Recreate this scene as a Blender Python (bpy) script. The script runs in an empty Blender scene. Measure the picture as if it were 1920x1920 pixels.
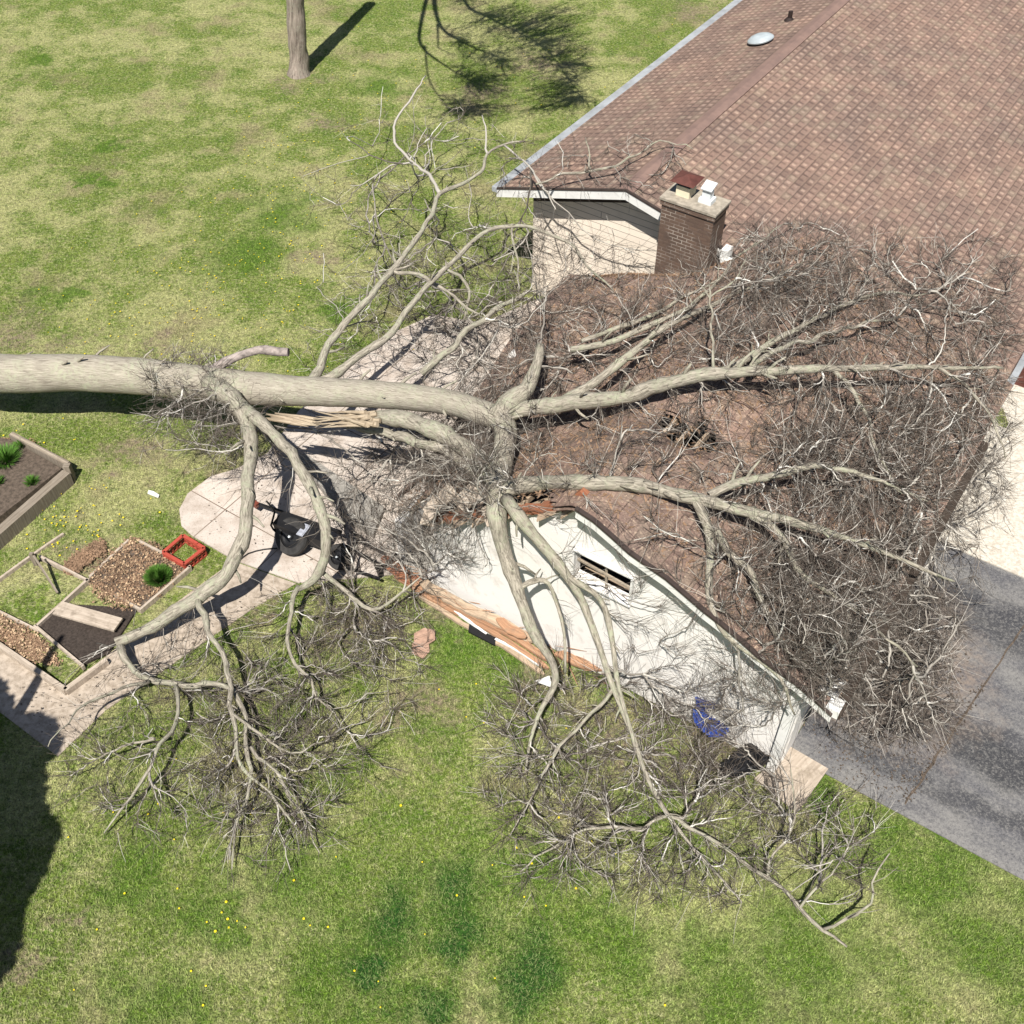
import bpy, math, random
import numpy as np
from mathutils import Vector, noise as mnoise

sc = bpy.context.scene
COL = sc.collection
random.seed(7); RNG = np.random.default_rng(11)

# ------------------------------------------------------------------ camera
TH = math.radians(47); DIST = 22.0; FPX = 2050.0
CAM = np.array([0, -DIST*math.cos(TH), DIST*math.sin(TH)])
FW = np.array([0, math.cos(TH), -math.sin(TH)]); RT = np.array([1., 0, 0]); UP = np.array([0, math.sin(TH), math.cos(TH)])
cd = bpy.data.cameras.new('camera'); cam = bpy.data.objects.new('camera', cd); COL.objects.link(cam)
cam.location = CAM; cam.rotation_euler = (math.radians(90-47), 0, 0)
cd.sensor_width = 36; cd.lens = 36*FPX/1920; cd.clip_start = .5; cd.clip_end = 2000
sc.camera = cam
# ------------------------------------------------------------------ light
EL = math.radians(58); SAZ = math.radians(79)          # shadows fall towards SAZ
sd = -np.array([math.cos(SAZ)*math.cos(EL), math.sin(SAZ)*math.cos(EL), -math.sin(EL)])   # towards the sun
w = bpy.data.worlds.new('World'); sc.world = w; w.use_nodes = True
nt = w.node_tree; nt.nodes.clear()
sky = nt.nodes.new('ShaderNodeTexSky'); sky.sky_type = 'NISHITA'; sky.sun_disc = False
sky.sun_elevation = EL; sky.sun_rotation = math.atan2(sd[0], sd[1])
bg = nt.nodes.new('ShaderNodeBackground'); bg.inputs[1].default_value = .05
wo = nt.nodes.new('ShaderNodeOutputWorld'); nt.links.new(sky.outputs[0], bg.inputs[0]); nt.links.new(bg.outputs[0], wo.inputs[0])
sl = bpy.data.lights.new('sun', 'SUN'); sl.energy = 5.0; sl.angle = math.radians(.55); sl.color = (1, .955, .88)
so = bpy.data.objects.new('sun', sl); COL.objects.link(so); so.location = (0, 0, 40)
so.rotation_euler = Vector(-sd).to_track_quat('-Z', 'Y').to_euler()
sc.view_settings.view_transform = 'Standard'; sc.view_settings.look = 'None'
sc.view_settings.exposure = .52; sc.view_settings.gamma = 1
try:
    sc.cycles.max_bounces = 4; sc.cycles.diffuse_bounces = 1; sc.cycles.glossy_bounces = 1
except Exception: pass

# ------------------------------------------------------------------ coordinates
def P(x, y, z=0.):
    d = FW + RT*(x-960)/FPX - UP*(y-960)/FPX
    return CAM + d*((z-CAM[2])/d[2])
def Parr(x, y, z):
    x = np.asarray(x, float); y = np.asarray(y, float); z = np.asarray(z, float)
    d = FW[None] + RT[None]*((x-960)/FPX)[:, None] - UP[None]*((y-960)/FPX)[:, None]
    return CAM[None] + d*((z-CAM[2])/d[:, 2])[:, None]
AN = math.radians(56)
BV = np.array([math.cos(AN), math.sin(AN), 0]); AV = np.array([math.sin(AN), -math.cos(AN), 0]); ZV = np.array([0, 0, 1.])
EAVE = 2.88
C0 = P(935, 352, EAVE)*np.array([1, 1, 0])
def W(a, b, z=0.): return C0 + AV*a + BV*b + ZV*z
def AB(p): q = np.asarray(p) - C0; return q @ AV, q @ BV
def onb(x, y, bb):                       # the point of a wall plane seen at that spot
    pt = C0 + BV*bb; d = FW + RT*(x-960)/FPX - UP*(y-960)/FPX
    return CAM + d*(((pt-CAM) @ BV)/(d @ BV))
HR, HZ = 3.27, 3.92                      # house ridge
def house_z(a): return np.where(a < HR, EAVE + (HZ-EAVE)*a/HR, HZ - .24*(a-HR))
def sstep(t): t = np.clip(t, 0, 1); return t*t*(3-2*t)
GL, GR, GF, GB = 3.0, 11.8, -8.75, -.1
def garage_z(a, b):
    a = np.asarray(a, float); b = np.asarray(b, float)
    z = 4.4 - .386*np.abs(a-7.4)
    t = sstep((-2.5-b)/5.2)
    z = z - .34*t*np.maximum(0, 7.25-a)
    z = z - .55*np.exp(-((a-5.6)/1.3)**2 - ((b+5.6)/1.5)**2)
    z = z - .5*np.exp(-((a-7.6)/.75)**2 - ((b+5.9)/.55)**2)
    z = z - .22*np.exp(-((a-7.4)/1.2)**2 - ((b+4.2)/1.3)**2)
    z = z + .035*np.sin(a*3.1+b*1.7)*np.sin(b*2.3-a) + .03*np.sin(a*5.3-b*4.1)*t
    return z
def rear_edge(a): return -1.75+np.clip((a-5.7)*1.0, 0, 1.7)
def surf(p):
    a = (p-C0) @ AV; b = (p-C0) @ BV
    s = np.zeros(len(p))
    h = (a > -.05) & (a < 11.7) & (b > -.02) & (b < 30); s = np.where(h, house_z(a), s)
    g = (a > GL) & (a < GR) & (b > GF) & (b < rear_edge(a)); s = np.where(g, garage_z(a, b), s)
    return s
def rest(x, y, h):                       # first point down the sight line that is h above what lies there
    x = np.asarray(x, float); y = np.asarray(y, float); h = np.asarray(h, float)*np.ones(len(x))
    zf = np.zeros(len(x)); done = np.zeros(len(x), bool)
    for z in np.arange(9, -.001, -.04):
        p = Parr(x, y, np.full(len(x), z))
        hit = (~done) & (z - surf(p) <= h)
        zf[hit] = z; done |= hit
    return Parr(x, y, zf)

# ------------------------------------------------------------------ object helpers
def tag(o, label=None, cat=None, group=None, kind=None):
    if label: o['label'] = label
    if cat: o['category'] = cat
    if group: o['group'] = group
    if kind: o['kind'] = kind
    return o
def empty(name, loc, label, cat, group=None):
    o = bpy.data.objects.new(name, None); COL.objects.link(o); o.location = loc; o.empty_display_size = .2
    return tag(o, label, cat, group)
class MB:
    def __init__(s): s.v = []; s.f = []; s.uv = []; s.smooth = []
    def face(s, pts, uv=None, sm=False):
        n = len(s.v); s.v += [tuple(p) for p in pts]; s.f.append(list(range(n, n+len(pts))))
        s.uv.append(uv or [(0, 0)]*len(pts)); s.smooth.append(sm)
    def box(s, c, ax, size, uvs=1.):
        c = np.asarray(c, float); e = [np.asarray(ax[i], float)*size[i]/2 for i in range(3)]
        for i in range(3):
            j, k = (i+1) % 3, (i+2) % 3
            for sg in (1, -1):
                q = [c+e[i]*sg+e[j]*u*sg+e[k]*v for u, v in ((-1, -1), (1, -1), (1, 1), (-1, 1))]
                uv = [(size[j]*.5*u*uvs, size[k]*.5*v*uvs) for u, v in ((-1, -1), (1, -1), (1, 1), (-1, 1))]
                s.face(q, uv)
    def bar(s, p, q, wd, ht, up=ZV):
        p = np.asarray(p, float); q = np.asarray(q, float); d = q-p; L = np.linalg.norm(d); d = d/L
        sdv = np.cross(up, d); sdv = sdv/np.linalg.norm(sdv); u = np.cross(d, sdv)
        s.box((p+q)/2, (d, sdv, u), (L, wd, ht))
    def prism(s, poly, dirv):            # poly: counter-clockwise seen from the tip of dirv
        dirv = np.asarray(dirv, float); lo = [np.asarray(p, float) for p in poly]; hi = [p+dirv for p in lo]
        e1 = lo[1]-lo[0]; e1 = e1/np.linalg.norm(e1); nn = dirv/np.linalg.norm(dirv); e2 = np.cross(nn, e1)
        uv = [((p-lo[0]) @ e1, (p-lo[0]) @ e2) for p in lo]
        s.face(hi, uv); s.face(lo[::-1], uv[::-1])
        n = len(lo)
        for i in range(n):
            j = (i+1) % n; L = np.linalg.norm(lo[j]-lo[i]); H = np.linalg.norm(dirv)
            s.face([lo[i], lo[j], hi[j], hi[i]], [(0, 0), (L, 0), (L, H), (0, H)])
    def tube(s, pts, rad, n=10, cap=True, rough=0., seed=0., sm=True):
        pts = np.asarray(pts, float); m = len(pts); T = np.gradient(pts, axis=0)
        T /= np.linalg.norm(T, axis=1)[:, None]+1e-9
        ref = np.array([.13, .21, .97]); 
        if abs(T[0] @ ref) > .9: ref = np.array([1., .1, 0])
        u = np.cross(T[0], ref); u /= np.linalg.norm(u); base = len(s.v); L = 0.
        cum = []
        for i in range(m):
            u = u - T[i]*(u @ T[i]); u /= np.linalg.norm(u); v = np.cross(T[i], u)
            if i: L += np.linalg.norm(pts[i]-pts[i-1])
            cum.append(L)
            for k in range(n):
                an = 2*math.pi*k/n; dr = u*math.cos(an)+v*math.sin(an); r = rad[i]
                if rough:
                    q = pts[i]+dr*r
                    r = r*(1+rough*(mnoise.noise(Vector((q*2.2).tolist())+Vector((seed, 0, 0)))*1.3 + mnoise.noise(Vector((q*7).tolist()))*.6))
                s.v.append(tuple(pts[i]+dr*r))
        for i in range(m-1):
            for k in range(n):
                k2 = (k+1) % n
                s.f.append([base+i*n+k, base+i*n+k2, base+(i+1)*n+k2, base+(i+1)*n+k])
                ra = .5*(rad[i]+rad[i+1])*2*math.pi
                s.uv.append([(cum[i], ra*k/n), (cum[i], ra*(k+1)/n), (cum[i+1], ra*(k+1)/n), (cum[i+1], ra*k/n)]); s.smooth.append(sm)
        if cap:
            s.f.append([base+k for k in range(n)][::-1]); s.uv.append([(0, 0)]*n); s.smooth.append(False)
            s.f.append([base+(m-1)*n+k for k in range(n)]); s.uv.append([(0, 0)]*n); s.smooth.append(False)
    def lathe(s, c, ax, prof, n=28, sm=True):   # prof: (distance along axis, radius)
        ax = np.asarray(ax, float); ax /= np.linalg.norm(ax); ref = np.array([1., 0, 0]) if abs(ax[0]) < .8 else np.array([0, 1., 0])
        u = np.cross(ax, ref); u /= np.linalg.norm(u); v = np.cross(ax, u); c = np.asarray(c, float)
        for i in range(len(prof)-1):
            (h0, r0), (h1, r1) = prof[i], prof[i+1]
            for k in range(n):
                a0, a1 = 2*math.pi*k/n, 2*math.pi*(k+1)/n
                d0 = u*math.cos(a0)+v*math.sin(a0); d1 = u*math.cos(a1)+v*math.sin(a1)
                q = [c+ax*h0+d0*r0, c+ax*h0+d1*r0, c+ax*h1+d1*r1, c+ax*h1+d0*r1]
                if r0 < 1e-6: q = [q[0], q[2], q[3]]
                elif r1 < 1e-6: q = q[:3]
                s.face(q, None, False)
    def build(s, name, m, parent=None, origin=None, merge=False):
        o0 = np.zeros(3)
        if parent is not None: o0 = np.array(parent.location) + (np.array(parent.parent.location) if parent.parent else 0)
        elif origin is not None: o0 = np.asarray(origin, float)
        me = bpy.data.meshes.new(name)
        me.from_pydata((np.asarray(s.v, float)-o0).tolist(), [], s.f)
        uvl = me.uv_layers.new(name='UVMap'); flat = [c for f in s.uv for q in f for c in q]
        uvl.data.foreach_set('uv', flat)
        me.polygons.foreach_set('use_smooth', s.smooth); me.materials.append(m); me.update()
        o = bpy.data.objects.new(name, me); COL.objects.link(o)
        if parent is not None: o.parent = parent
        elif origin is not None: o.location = origin
        return o
def np_mesh(name, verts, faces, m, parent=None, origin=(0, 0, 0), smooth=False):
    """verts (N,3), faces (M,k) all alike"""
    me = bpy.data.meshes.new(name); k = faces.shape[1]; verts = verts - np.asarray(origin)[None]
    me.vertices.add(len(verts)); me.vertices.foreach_set('co', verts.astype(np.float32).ravel())
    me.loops.add(faces.size); me.loops.foreach_set('vertex_index', faces.astype(np.int32).ravel())
    me.polygons.add(len(faces)); me.polygons.foreach_set('loop_start', np.arange(0, faces.size, k, dtype=np.int32))
    me.polygons.foreach_set('use_smooth', np.full(len(faces), smooth))
    me.update(calc_edges=True); me.validate(); me.materials.append(m)
    o = bpy.data.objects.new(name, me); COL.objects.link(o)
    if parent is not None: o.parent = parent
    else: o.location = origin
    return o

# ------------------------------------------------------------------ materials
class NT:
    def __init__(s, name):
        s.m = bpy.data.materials.new(name); s.m.use_nodes = True; s.t = s.m.node_tree; s.t.nodes.clear()
        s.out = s.t.nodes.new('ShaderNodeOutputMaterial'); s.b = s.t.nodes.new('ShaderNodeBsdfPrincipled')
        s.t.links.new(s.b.outputs[0], s.out.inputs[0]); s.b.inputs['Roughness'].default_value = .85
        s.b.inputs['Specular IOR Level'].default_value = .25
    def n(s, t, **k):
        q = s.t.nodes.new(t)
        for a, b in k.items(): setattr(q, a, b)
        return q
    def set(s, sock, v):
        if isinstance(v, bpy.types.NodeSocket): s.t.links.new(v, sock)
        elif isinstance(v, tuple) and len(v) == 3 and sock.type == 'RGBA': sock.default_value = (*v, 1)
        else: sock.default_value = v
    def obj(s): return s.n('ShaderNodeTexCoord').outputs['Object']
    def uv(s): return s.n('ShaderNodeTexCoord').outputs['UV']
    def map(s, v, scale=(1, 1, 1), rot=(0, 0, 0), loc=(0, 0, 0)):
        q = s.n('ShaderNodeMapping'); s.set(q.inputs[0], v); q.inputs['Scale'].default_value = scale
        q.inputs['Rotation'].default_value = rot; q.inputs['Location'].default_value = loc; return q.outputs[0]
    def noise(s, v, sc_, det=3, rough=.6, dist=0):
        q = s.n('ShaderNodeTexNoise'); s.set(q.inputs['Vector'], v); q.inputs['Scale'].default_value = sc_
        q.inputs['Detail'].default_value = det; q.inputs['Roughness'].default_value = rough; q.inputs['Distortion'].default_value = dist
        return q.outputs[0]
    def ramp(s, f, lo, hi, a=0., b=1.):
        q = s.n('ShaderNodeMapRange'); s.set(q.inputs[0], f); q.inputs[1].default_value = lo; q.inputs[2].default_value = hi
        q.inputs[3].default_value = a; q.inputs[4].default_value = b; return q.outputs[0]
    def mix(s, f, a, b, mode='MIX'):
        q = s.n('ShaderNodeMix', data_type='RGBA', blend_type=mode); s.set(q.inputs[0], f); s.set(q.inputs[6], a); s.set(q.inputs[7], b)
        return q.outputs[2]
    def math(s, op, a, b=0., c=0.):
        q = s.n('ShaderNodeMath', operation=op); s.set(q.inputs[0], a); s.set(q.inputs[1], b); s.set(q.inputs[2], c); return q.outputs[0]
    def bump(s, h, d=.02, st=1.):
        q = s.n('ShaderNodeBump'); s.set(q.inputs['Height'], h); q.inputs['Distance'].default_value = d; q.inputs['Strength'].default_value = st
        s.t.links.new(q.outputs[0], s.b.inputs['Normal'])
    def color(s, c, rough=None):
        s.set(s.b.inputs['Base Color'], c)
        if rough is not None: s.b.inputs['Roughness'].default_value = rough
        return s.m
    def blob(s, v, x, y, r, soft=.6, warp=None):   # 1 inside a rough disc on the ground
        q = s.n('ShaderNodeVectorMath', operation='DISTANCE'); s.set(q.inputs[0], v); q.inputs[1].default_value = (x, y, 0)
        d = q.outputs['Value']
        if warp is not None: d = s.math('ADD', d, warp)
        return s.ramp(d, r, r*(1-soft), 0, 1)
def simple(name, c, rough=.8, var=.25, sc_=6., bump=0., c2=None):
    t = NT(name); v = t.obj(); f = t.noise(v, sc_, 4)
    c2 = c2 or tuple(x*(1-var) for x in c)
    m = t.color(t.mix(t.ramp(f, .35, .65), c, c2), rough)
    if bump: t.bump(t.noise(v, sc_*5, 3), bump)
    return m

def lawn_color(t, v):
    warp = t.ramp(t.noise(v, 1.3, 4, .7), .25, .75, -1.1, 1.1)
    big = t.noise(v, .3, 3, .55); mid = t.noise(v, 1.1, 4, .6, .2); fine = t.noise(v, 7, 4, .75); vf = t.noise(v, 34, 3, .85)
    f = t.math('ADD', t.math('MULTIPLY', big, .5), t.math('ADD', t.math('MULTIPLY', mid, .4), t.math('MULTIPLY', fine, .3)))
    green = t.mix(t.ramp(t.noise(v, 2.3, 3), .35, .65), (.1, .17, .018), (.17, .22, .04))
    straw = t.mix(t.ramp(fine, .35, .65), (.42, .41, .19), (.28, .3, .1))
    c = t.mix(t.ramp(f, .555, .65), green, straw); c = t.mix(t.ramp(t.noise(v, 2.6, 4, .7), .54, .66, 0, .6), c, (.085, .135, .025))
    c = t.mix(t.ramp(t.noise(v, 14, 3, .8), .5, .68, 0, .7), c, (.46, .43, .25))
    c = t.mix(t.ramp(t.noise(v, .55, 4, .65), .54, .66, 0, .55), c, (.25, .2, .12))
    lush = None
    for (px, py, r) in ((860, 1700, 1.6), (700, 1760, .9), (1010, 1800, 1.1), (780, 1860, .8), (860, 1210, 1.1), (960, 1240, .8), (530, 400, 1.5), (460, 480, 1.3), (1780, 1640, 1.8), (1860, 1760, 1.6), (1750, 1560, 1.0),
                        (720, 160, 1.2), (640, 570, .8), (10, 850, .7), (1500, 1800, 1.9), (1350, 1850, 1.3), (1150, 1750, 1.3), (560, 1650, 1.2), (380, 1720, 1.), (300, 1880, 1.1), (620, 1860, 1.2), (1000, 1640, .9), (260, 1640, .8), (1540, 1500, .5), (220, 270, .7), (170, 340, .5), (80, 120, .8), (120, 550, .6)):
        g = P(px, py, 0); m = t.blob(v, g[0], g[1], r, .85, warp)
        lush = m if lush is None else t.math('MAXIMUM', lush, m)
    c = t.mix(t.math('MULTIPLY', lush, t.ramp(fine, .3, .6, .7, 1.)), c, t.mix(t.ramp(fine, .35, .65), (.05, .12, .01), (.12, .2, .02)))
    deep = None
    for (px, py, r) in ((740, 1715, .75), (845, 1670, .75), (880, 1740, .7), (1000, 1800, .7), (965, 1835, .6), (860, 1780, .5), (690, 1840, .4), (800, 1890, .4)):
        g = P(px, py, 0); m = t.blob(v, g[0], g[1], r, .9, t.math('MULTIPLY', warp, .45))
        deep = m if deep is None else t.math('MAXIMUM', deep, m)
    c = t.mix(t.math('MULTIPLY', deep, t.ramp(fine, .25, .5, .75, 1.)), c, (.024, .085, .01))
    soil = None
    for (px, py, r) in ((560, 150, .9), (25, 625, 1.1), (40, 645, .9), (110, 650, .7), (250, 860, .8), (420, 900, .9), (170, 1050, .7), (1300, 20, 1.3), (590, 480, .7), (900, 180, 1.), (1010, 120, 1.2), (640, 1190, .8), (780, 1330, .9), (60, 1790, .5), (1010, 1300, .7),
                        (820, 1120, .7), (500, 1120, .5), (1150, 1390, 1.0), (1330, 1400, 1.2), (270, 640, .6), (600, 230, .7)):
        g = P(px, py, 0); m = t.blob(v, g[0], g[1], r, .95, warp)
        soil = m if soil is None else t.math('MAXIMUM', soil, m)
    c = t.mix(t.math('MULTIPLY', soil, t.ramp(fine, .35, .6, .2, .95)), c, t.mix(t.ramp(vf, .35, .65), (.34, .27, .2), (.2, .15, .1)))
    br = t.math('MULTIPLY', t.ramp(vf, .36, .64, .4, 1.6), t.ramp(t.noise(v, 11, 2, .6), .3, .7, .65, 1.35))
    cb = t.n('ShaderNodeCombineXYZ'); [t.set(cb.inputs[i], br) for i in range(3)]
    return t.mix(1., c, cb.outputs[0], 'MULTIPLY'), vf, fine
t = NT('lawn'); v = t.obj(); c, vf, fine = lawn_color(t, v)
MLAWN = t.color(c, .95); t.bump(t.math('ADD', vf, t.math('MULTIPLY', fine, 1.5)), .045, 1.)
t = NT('grass_blade'); v = t.obj(); c, vf, fine = lawn_color(t, v)
gi = t.n('ShaderNodeNewGeometry').outputs['Random Per Island']
MBLADE = t.color(t.mix(.3, c, t.mix(gi, (.075, .15, .015), (.5, .5, .23))), .8)

def bark(name, c1, c2, c3, sx=2.5, sy=16, bd=.02):
    t = NT(name); v = t.uv(); o = t.obj()
    s = t.noise(t.map(v, (sx, sy, 1)), 1., 5, .7, .4); g = t.noise(o, 2.2, 3); l = t.noise(o, 14, 3)
    c = t.mix(t.ramp(s, .36, .62), c2, c1); c = t.mix(t.math('MULTIPLY', t.ramp(g, .42, .66), t.ramp(l, .4, .6)), c, c3)
    m = t.color(c, .9); t.bump(s, bd, .9); return m
MBARK = bark('trunk_bark', (.43, .39, .32), (.2, .175, .14), (.37, .37, .27), 3.5, 42, .02)
MLIMB = bark('limb_bark', (.42, .38, .31), (.13, .115, .09), (.34, .35, .25), 5, 30, .02)
MBARK2 = bark('furrowed_bark', (.42, .35, .3), (.12, .095, .08), (.32, .29, .24), 1.2, 17, .05)
def strand(name, dark, mid, light):
    t = NT(name); gi = t.n('ShaderNodeNewGeometry').outputs['Random Per Island']
    return t.color(t.mix(t.ramp(gi, .82, .92), t.mix(t.ramp(gi, 0., .75), dark, mid), light), .85)
MTWIG = strand('twig_bark', (.04, .033, .027), (.15, .125, .105), (.5, .47, .42)); MBRANCH = strand('branch_bark', (.16, .14, .12), (.46, .43, .38), (.66, .64, .59))
t = NT('torn_wood'); s = t.noise(t.map(t.uv(), (1.5, 40, 1)), 1., 4, .7); MTORN = t.color(t.mix(t.ramp(s, .35, .65), (.5, .42, .31), (.28, .21, .14)), .8); t.bump(s, .02)
MBARE = simple('bare_wood', (.4, .34, .31), .85, .65, 7, .01)

def shingles(name, dens=1., old=0.):
    t = NT(name); v = t.uv(); o = t.obj()
    q = t.n('ShaderNodeTexBrick'); t.set(q.inputs['Vector'], v); q.inputs['Scale'].default_value = 1.
    q.inputs['Brick Width'].default_value = .46; q.inputs['Row Height'].default_value = .188; q.inputs['Mortar Size'].default_value = .013
    q.inputs['Mortar Smooth'].default_value = .3; q.inputs['Bias'].default_value = -.1
    q.offset = .5; q.offset_frequency = 2
    for i, cc in ((1, (.25, .17, .138)), (2, (.185, .127, .104)), (3, (.1, .068, .056))): q.inputs[i].default_value = (*cc, 1)
    # dentils: a lighter tab and a dark notch in alternating places along each row
    sx = t.n('ShaderNodeSeparateXYZ'); t.set(sx.inputs[0], v)
    row = t.math('FLOOR', t.math('DIVIDE', sx.outputs[1], .188))
    wob = t.math('MULTIPLY', t.noise(v, .9, 2), .10)
    shift = t.math('MULTIPLY', t.math('FRACT', t.math('MULTIPLY', row, .5)), .46)
    fx = t.math('FRACT', t.math('DIVIDE', t.math('ADD', t.math('ADD', sx.outputs[0], wob), shift), .23))
    fy = t.math('FRACT', t.math('DIVIDE', sx.outputs[1], .188))
    dot = t.math('MULTIPLY', t.math('MULTIPLY', t.math('GREATER_THAN', fx, .58), t.math('GREATER_THAN', fy, .3)), t.math('LESS_THAN', fy, .78))
    wn = t.n('ShaderNodeTexWhiteNoise', noise_dimensions='2D'); cb = t.n('ShaderNodeCombineXYZ')
    t.set(cb.inputs[0], t.math('FLOOR', t.math('DIVIDE', t.math('ADD', sx.outputs[0], shift), .23))); t.set(cb.inputs[1], row); t.set(wn.inputs[0], cb.outputs[0])
    c = t.mix(t.math('MULTIPLY', dot, t.ramp(wn.outputs[0], .2, .65, .05*dens, 1.*dens)), q.outputs[0], (.41, .3, .235))
    dk = t.math('MULTIPLY', t.math('MULTIPLY', t.math('LESS_THAN', fx, .32), t.math('GREATER_THAN', fy, .35)), t.ramp(wn.outputs[0], .2, .9, .75*dens, .1*dens))
    c = t.mix(dk, c, (.1, .068, .058))
    lip = t.math('MULTIPLY', t.math('LESS_THAN', fy, .2), t.ramp(t.noise(t.map(v, (.35, 5.3, 1)), 1., 2), .42, .6, .15, 1.))
    c = t.mix(t.math('MULTIPLY', lip, .6), c, (.31, .22, .175))
    c = t.mix(t.ramp(wn.outputs[0], .82, .86, 0, .35), c, (.25, .21, .155)); c = t.mix(t.ramp(t.noise(o, 2.6, 5, .75), .5, .64, 0, .3+old*.5), c, (.25, .19, .15))
    if old: c = t.mix(t.ramp(t.noise(o, 9, 4, .75), .5, .62, 0, .8), c, (.17, .12, .1)); c = t.mix(t.ramp(t.noise(o, 17, 3, .75), .55, .66, 0, .8), c, (.5, .38, .28))
    c = t.mix(1., c, t.mix(t.ramp(t.noise(o, .7, 3), .3, .7), (.78, .8, .82), (1.12, 1.08, 1.04)), 'MULTIPLY')
    c = t.mix(1., c, t.mix(t.ramp(t.noise(o, 30, 2), .25, .75), (.75, .75, .75), (1.2, 1.2, 1.2)), 'MULTIPLY')
    m = t.color(c, .9); t.bump(t.math('ADD', t.math('MULTIPLY', fy, -1), t.math('MULTIPLY', dot, .5)), .004, .8); return m
MSHING = shingles('brown_shingles', .8); MSHOLD = shingles('littered_shingles', .35, 1.)
MRIDGE = (lambda t: t.color(t.mix(t.ramp(t.noise(t.obj(), 3, 3), .35, .65), (.225, .15, .125), (.17, .115, .1)), .9))(NT('ridge_cap_shingle'))
t = NT('brick'); q = t.n('ShaderNodeTexBrick'); t.set(q.inputs['Vector'], t.uv()); q.inputs['Scale'].default_value = 1
q.inputs['Brick Width'].default_value = .215; q.inputs['Row Height'].default_value = .078; q.inputs['Mortar Size'].default_value = .009; q.inputs['Mortar Smooth'].default_value = .1
for i, cc in ((1, (.15, .1, .075)), (2, (.1, .07, .055)), (3, (.42, .36, .31))): q.inputs[i].default_value = (*cc, 1)
vmort = t.ramp(t.noise(t.uv(), 1.6, 3), .42, .6)
cc_ = t.mix(t.math('MULTIPLY', q.outputs[1], t.math('SUBTRACT', 1., vmort)), q.outputs[0], (.12, .08, .065))
MBRICK = t.color(t.mix(t.ramp(t.noise(t.uv(), 5, 3), .4, .7, 0, .5), cc_, (.15, .095, .07)), .85); t.bump(q.outputs[1], -.006)
t = NT('painted_block'); q = t.n('ShaderNodeTexBrick'); t.set(q.inputs['Vector'], t.uv()); q.inputs['Scale'].default_value = 1
q.inputs['Brick Width'].default_value = 3.6; q.inputs['Row Height'].default_value = .16; q.inputs['Mortar Size'].default_value = .007
for i, cc in ((1, (.86, .76, .64)), (2, (.82, .72, .61)), (3, (.34, .29, .24))): q.inputs[i].default_value = (*cc, 1)
MSIDING = t.color(t.mix(t.ramp(t.noise(t.obj(), 2.5, 4), .4, .7, 0, .3), q.outputs[0], (.6, .52, .43)), .75); t.bump(q.outputs[1], -.01)
t = NT('white_stucco'); o = t.obj(); MWALL = t.color(t.mix(t.ramp(t.noise(o, 2.5, 5, .7), .52, .75), (.84, .81, .77), (.6, .55, .5)), .8); t.bump(t.noise(o, 40, 3), .006)
MWHITE = simple('white_trim', (.8, .79, .76), .5, .12, 5)
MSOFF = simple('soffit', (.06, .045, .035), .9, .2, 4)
MGUT = simple('gutter_metal', (.36, .38, .4), .55, .3, 3)
MEDGE = simple('drip_edge', (.06, .045, .04), .6)
t = NT('concrete'); o = t.obj(); q = t.n('ShaderNodeTexBrick'); t.set(q.inputs['Vector'], t.map(o, (1, 1, 1), (0, 0, math.radians(34)))); q.inputs['Scale'].default_value = 1; q.offset = 0.
q.inputs['Brick Width'].default_value = 1.6; q.inputs['Row Height'].default_value = 1.6; q.inputs['Mortar Size'].default_value = .012
for i_, cc in ((1, (.56, .49, .43)), (2, (.51, .45, .4)), (3, (.16, .12, .09))): q.inputs[i_].default_value = (*cc, 1)
c = t.mix(t.ramp(t.noise(o, 2.2, 5, .65), .45, .68, 0, .8), q.outputs[0], (.33, .27, .22)); c = t.mix(t.ramp(t.noise(o, 24, 4, .85), .55, .68, 0, .7), c, (.2, .15, .11))
MCONC = t.color(c, .9); t.bump(t.noise(o, 30, 3), .006)
t = NT('walkway_concrete'); o = t.obj(); f = t.noise(o, 14, 4, .7)
MWALK = t.color(t.mix(t.ramp(f, .42, .62, 0, .85), (.6, .56, .49), (.42, .37, .3)), .9); t.bump(f, .01)
t = NT('path_concrete'); o = t.obj(); f = t.noise(o, 9, 5, .7)
MPATH = t.color(t.mix(t.ramp(f, .4, .65), (.45, .38, .31), (.27, .22, .17)), .9); t.bump(f, .01)
t = NT('asphalt'); o = t.obj(); r_ = t.map(o, (1, 1, 1), (0, 0, math.radians(34)))
ln = t.noise(t.map(r_, (.1, 1.3, 1)), 1., 5, .6, .1); gr = t.noise(o, 24, 4, .9); pa = t.noise(o, 1.1, 4, .6)
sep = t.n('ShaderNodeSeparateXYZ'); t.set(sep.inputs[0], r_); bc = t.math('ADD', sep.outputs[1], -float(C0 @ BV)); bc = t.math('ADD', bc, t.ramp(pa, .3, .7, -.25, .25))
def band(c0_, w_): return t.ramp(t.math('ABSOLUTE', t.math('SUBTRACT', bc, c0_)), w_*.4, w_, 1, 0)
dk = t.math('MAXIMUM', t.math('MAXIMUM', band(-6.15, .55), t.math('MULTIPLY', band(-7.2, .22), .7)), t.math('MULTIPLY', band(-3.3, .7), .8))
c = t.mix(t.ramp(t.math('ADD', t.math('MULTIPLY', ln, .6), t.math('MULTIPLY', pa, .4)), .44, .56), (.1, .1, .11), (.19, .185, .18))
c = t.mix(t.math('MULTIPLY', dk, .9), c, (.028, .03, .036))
c = t.mix(t.ramp(gr, .48, .64, 0, .6), c, (.3, .285, .265)); c = t.mix(t.ramp(gr, .46, .36, 0, .7), c, (.05, .048, .05))
g = P(1640, 1230, 0); tw = t.blob(o, g[0], g[1], 2.3, .7, t.ramp(t.noise(o, 1.3, 3), .3, .7, -.5, .5))
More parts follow.
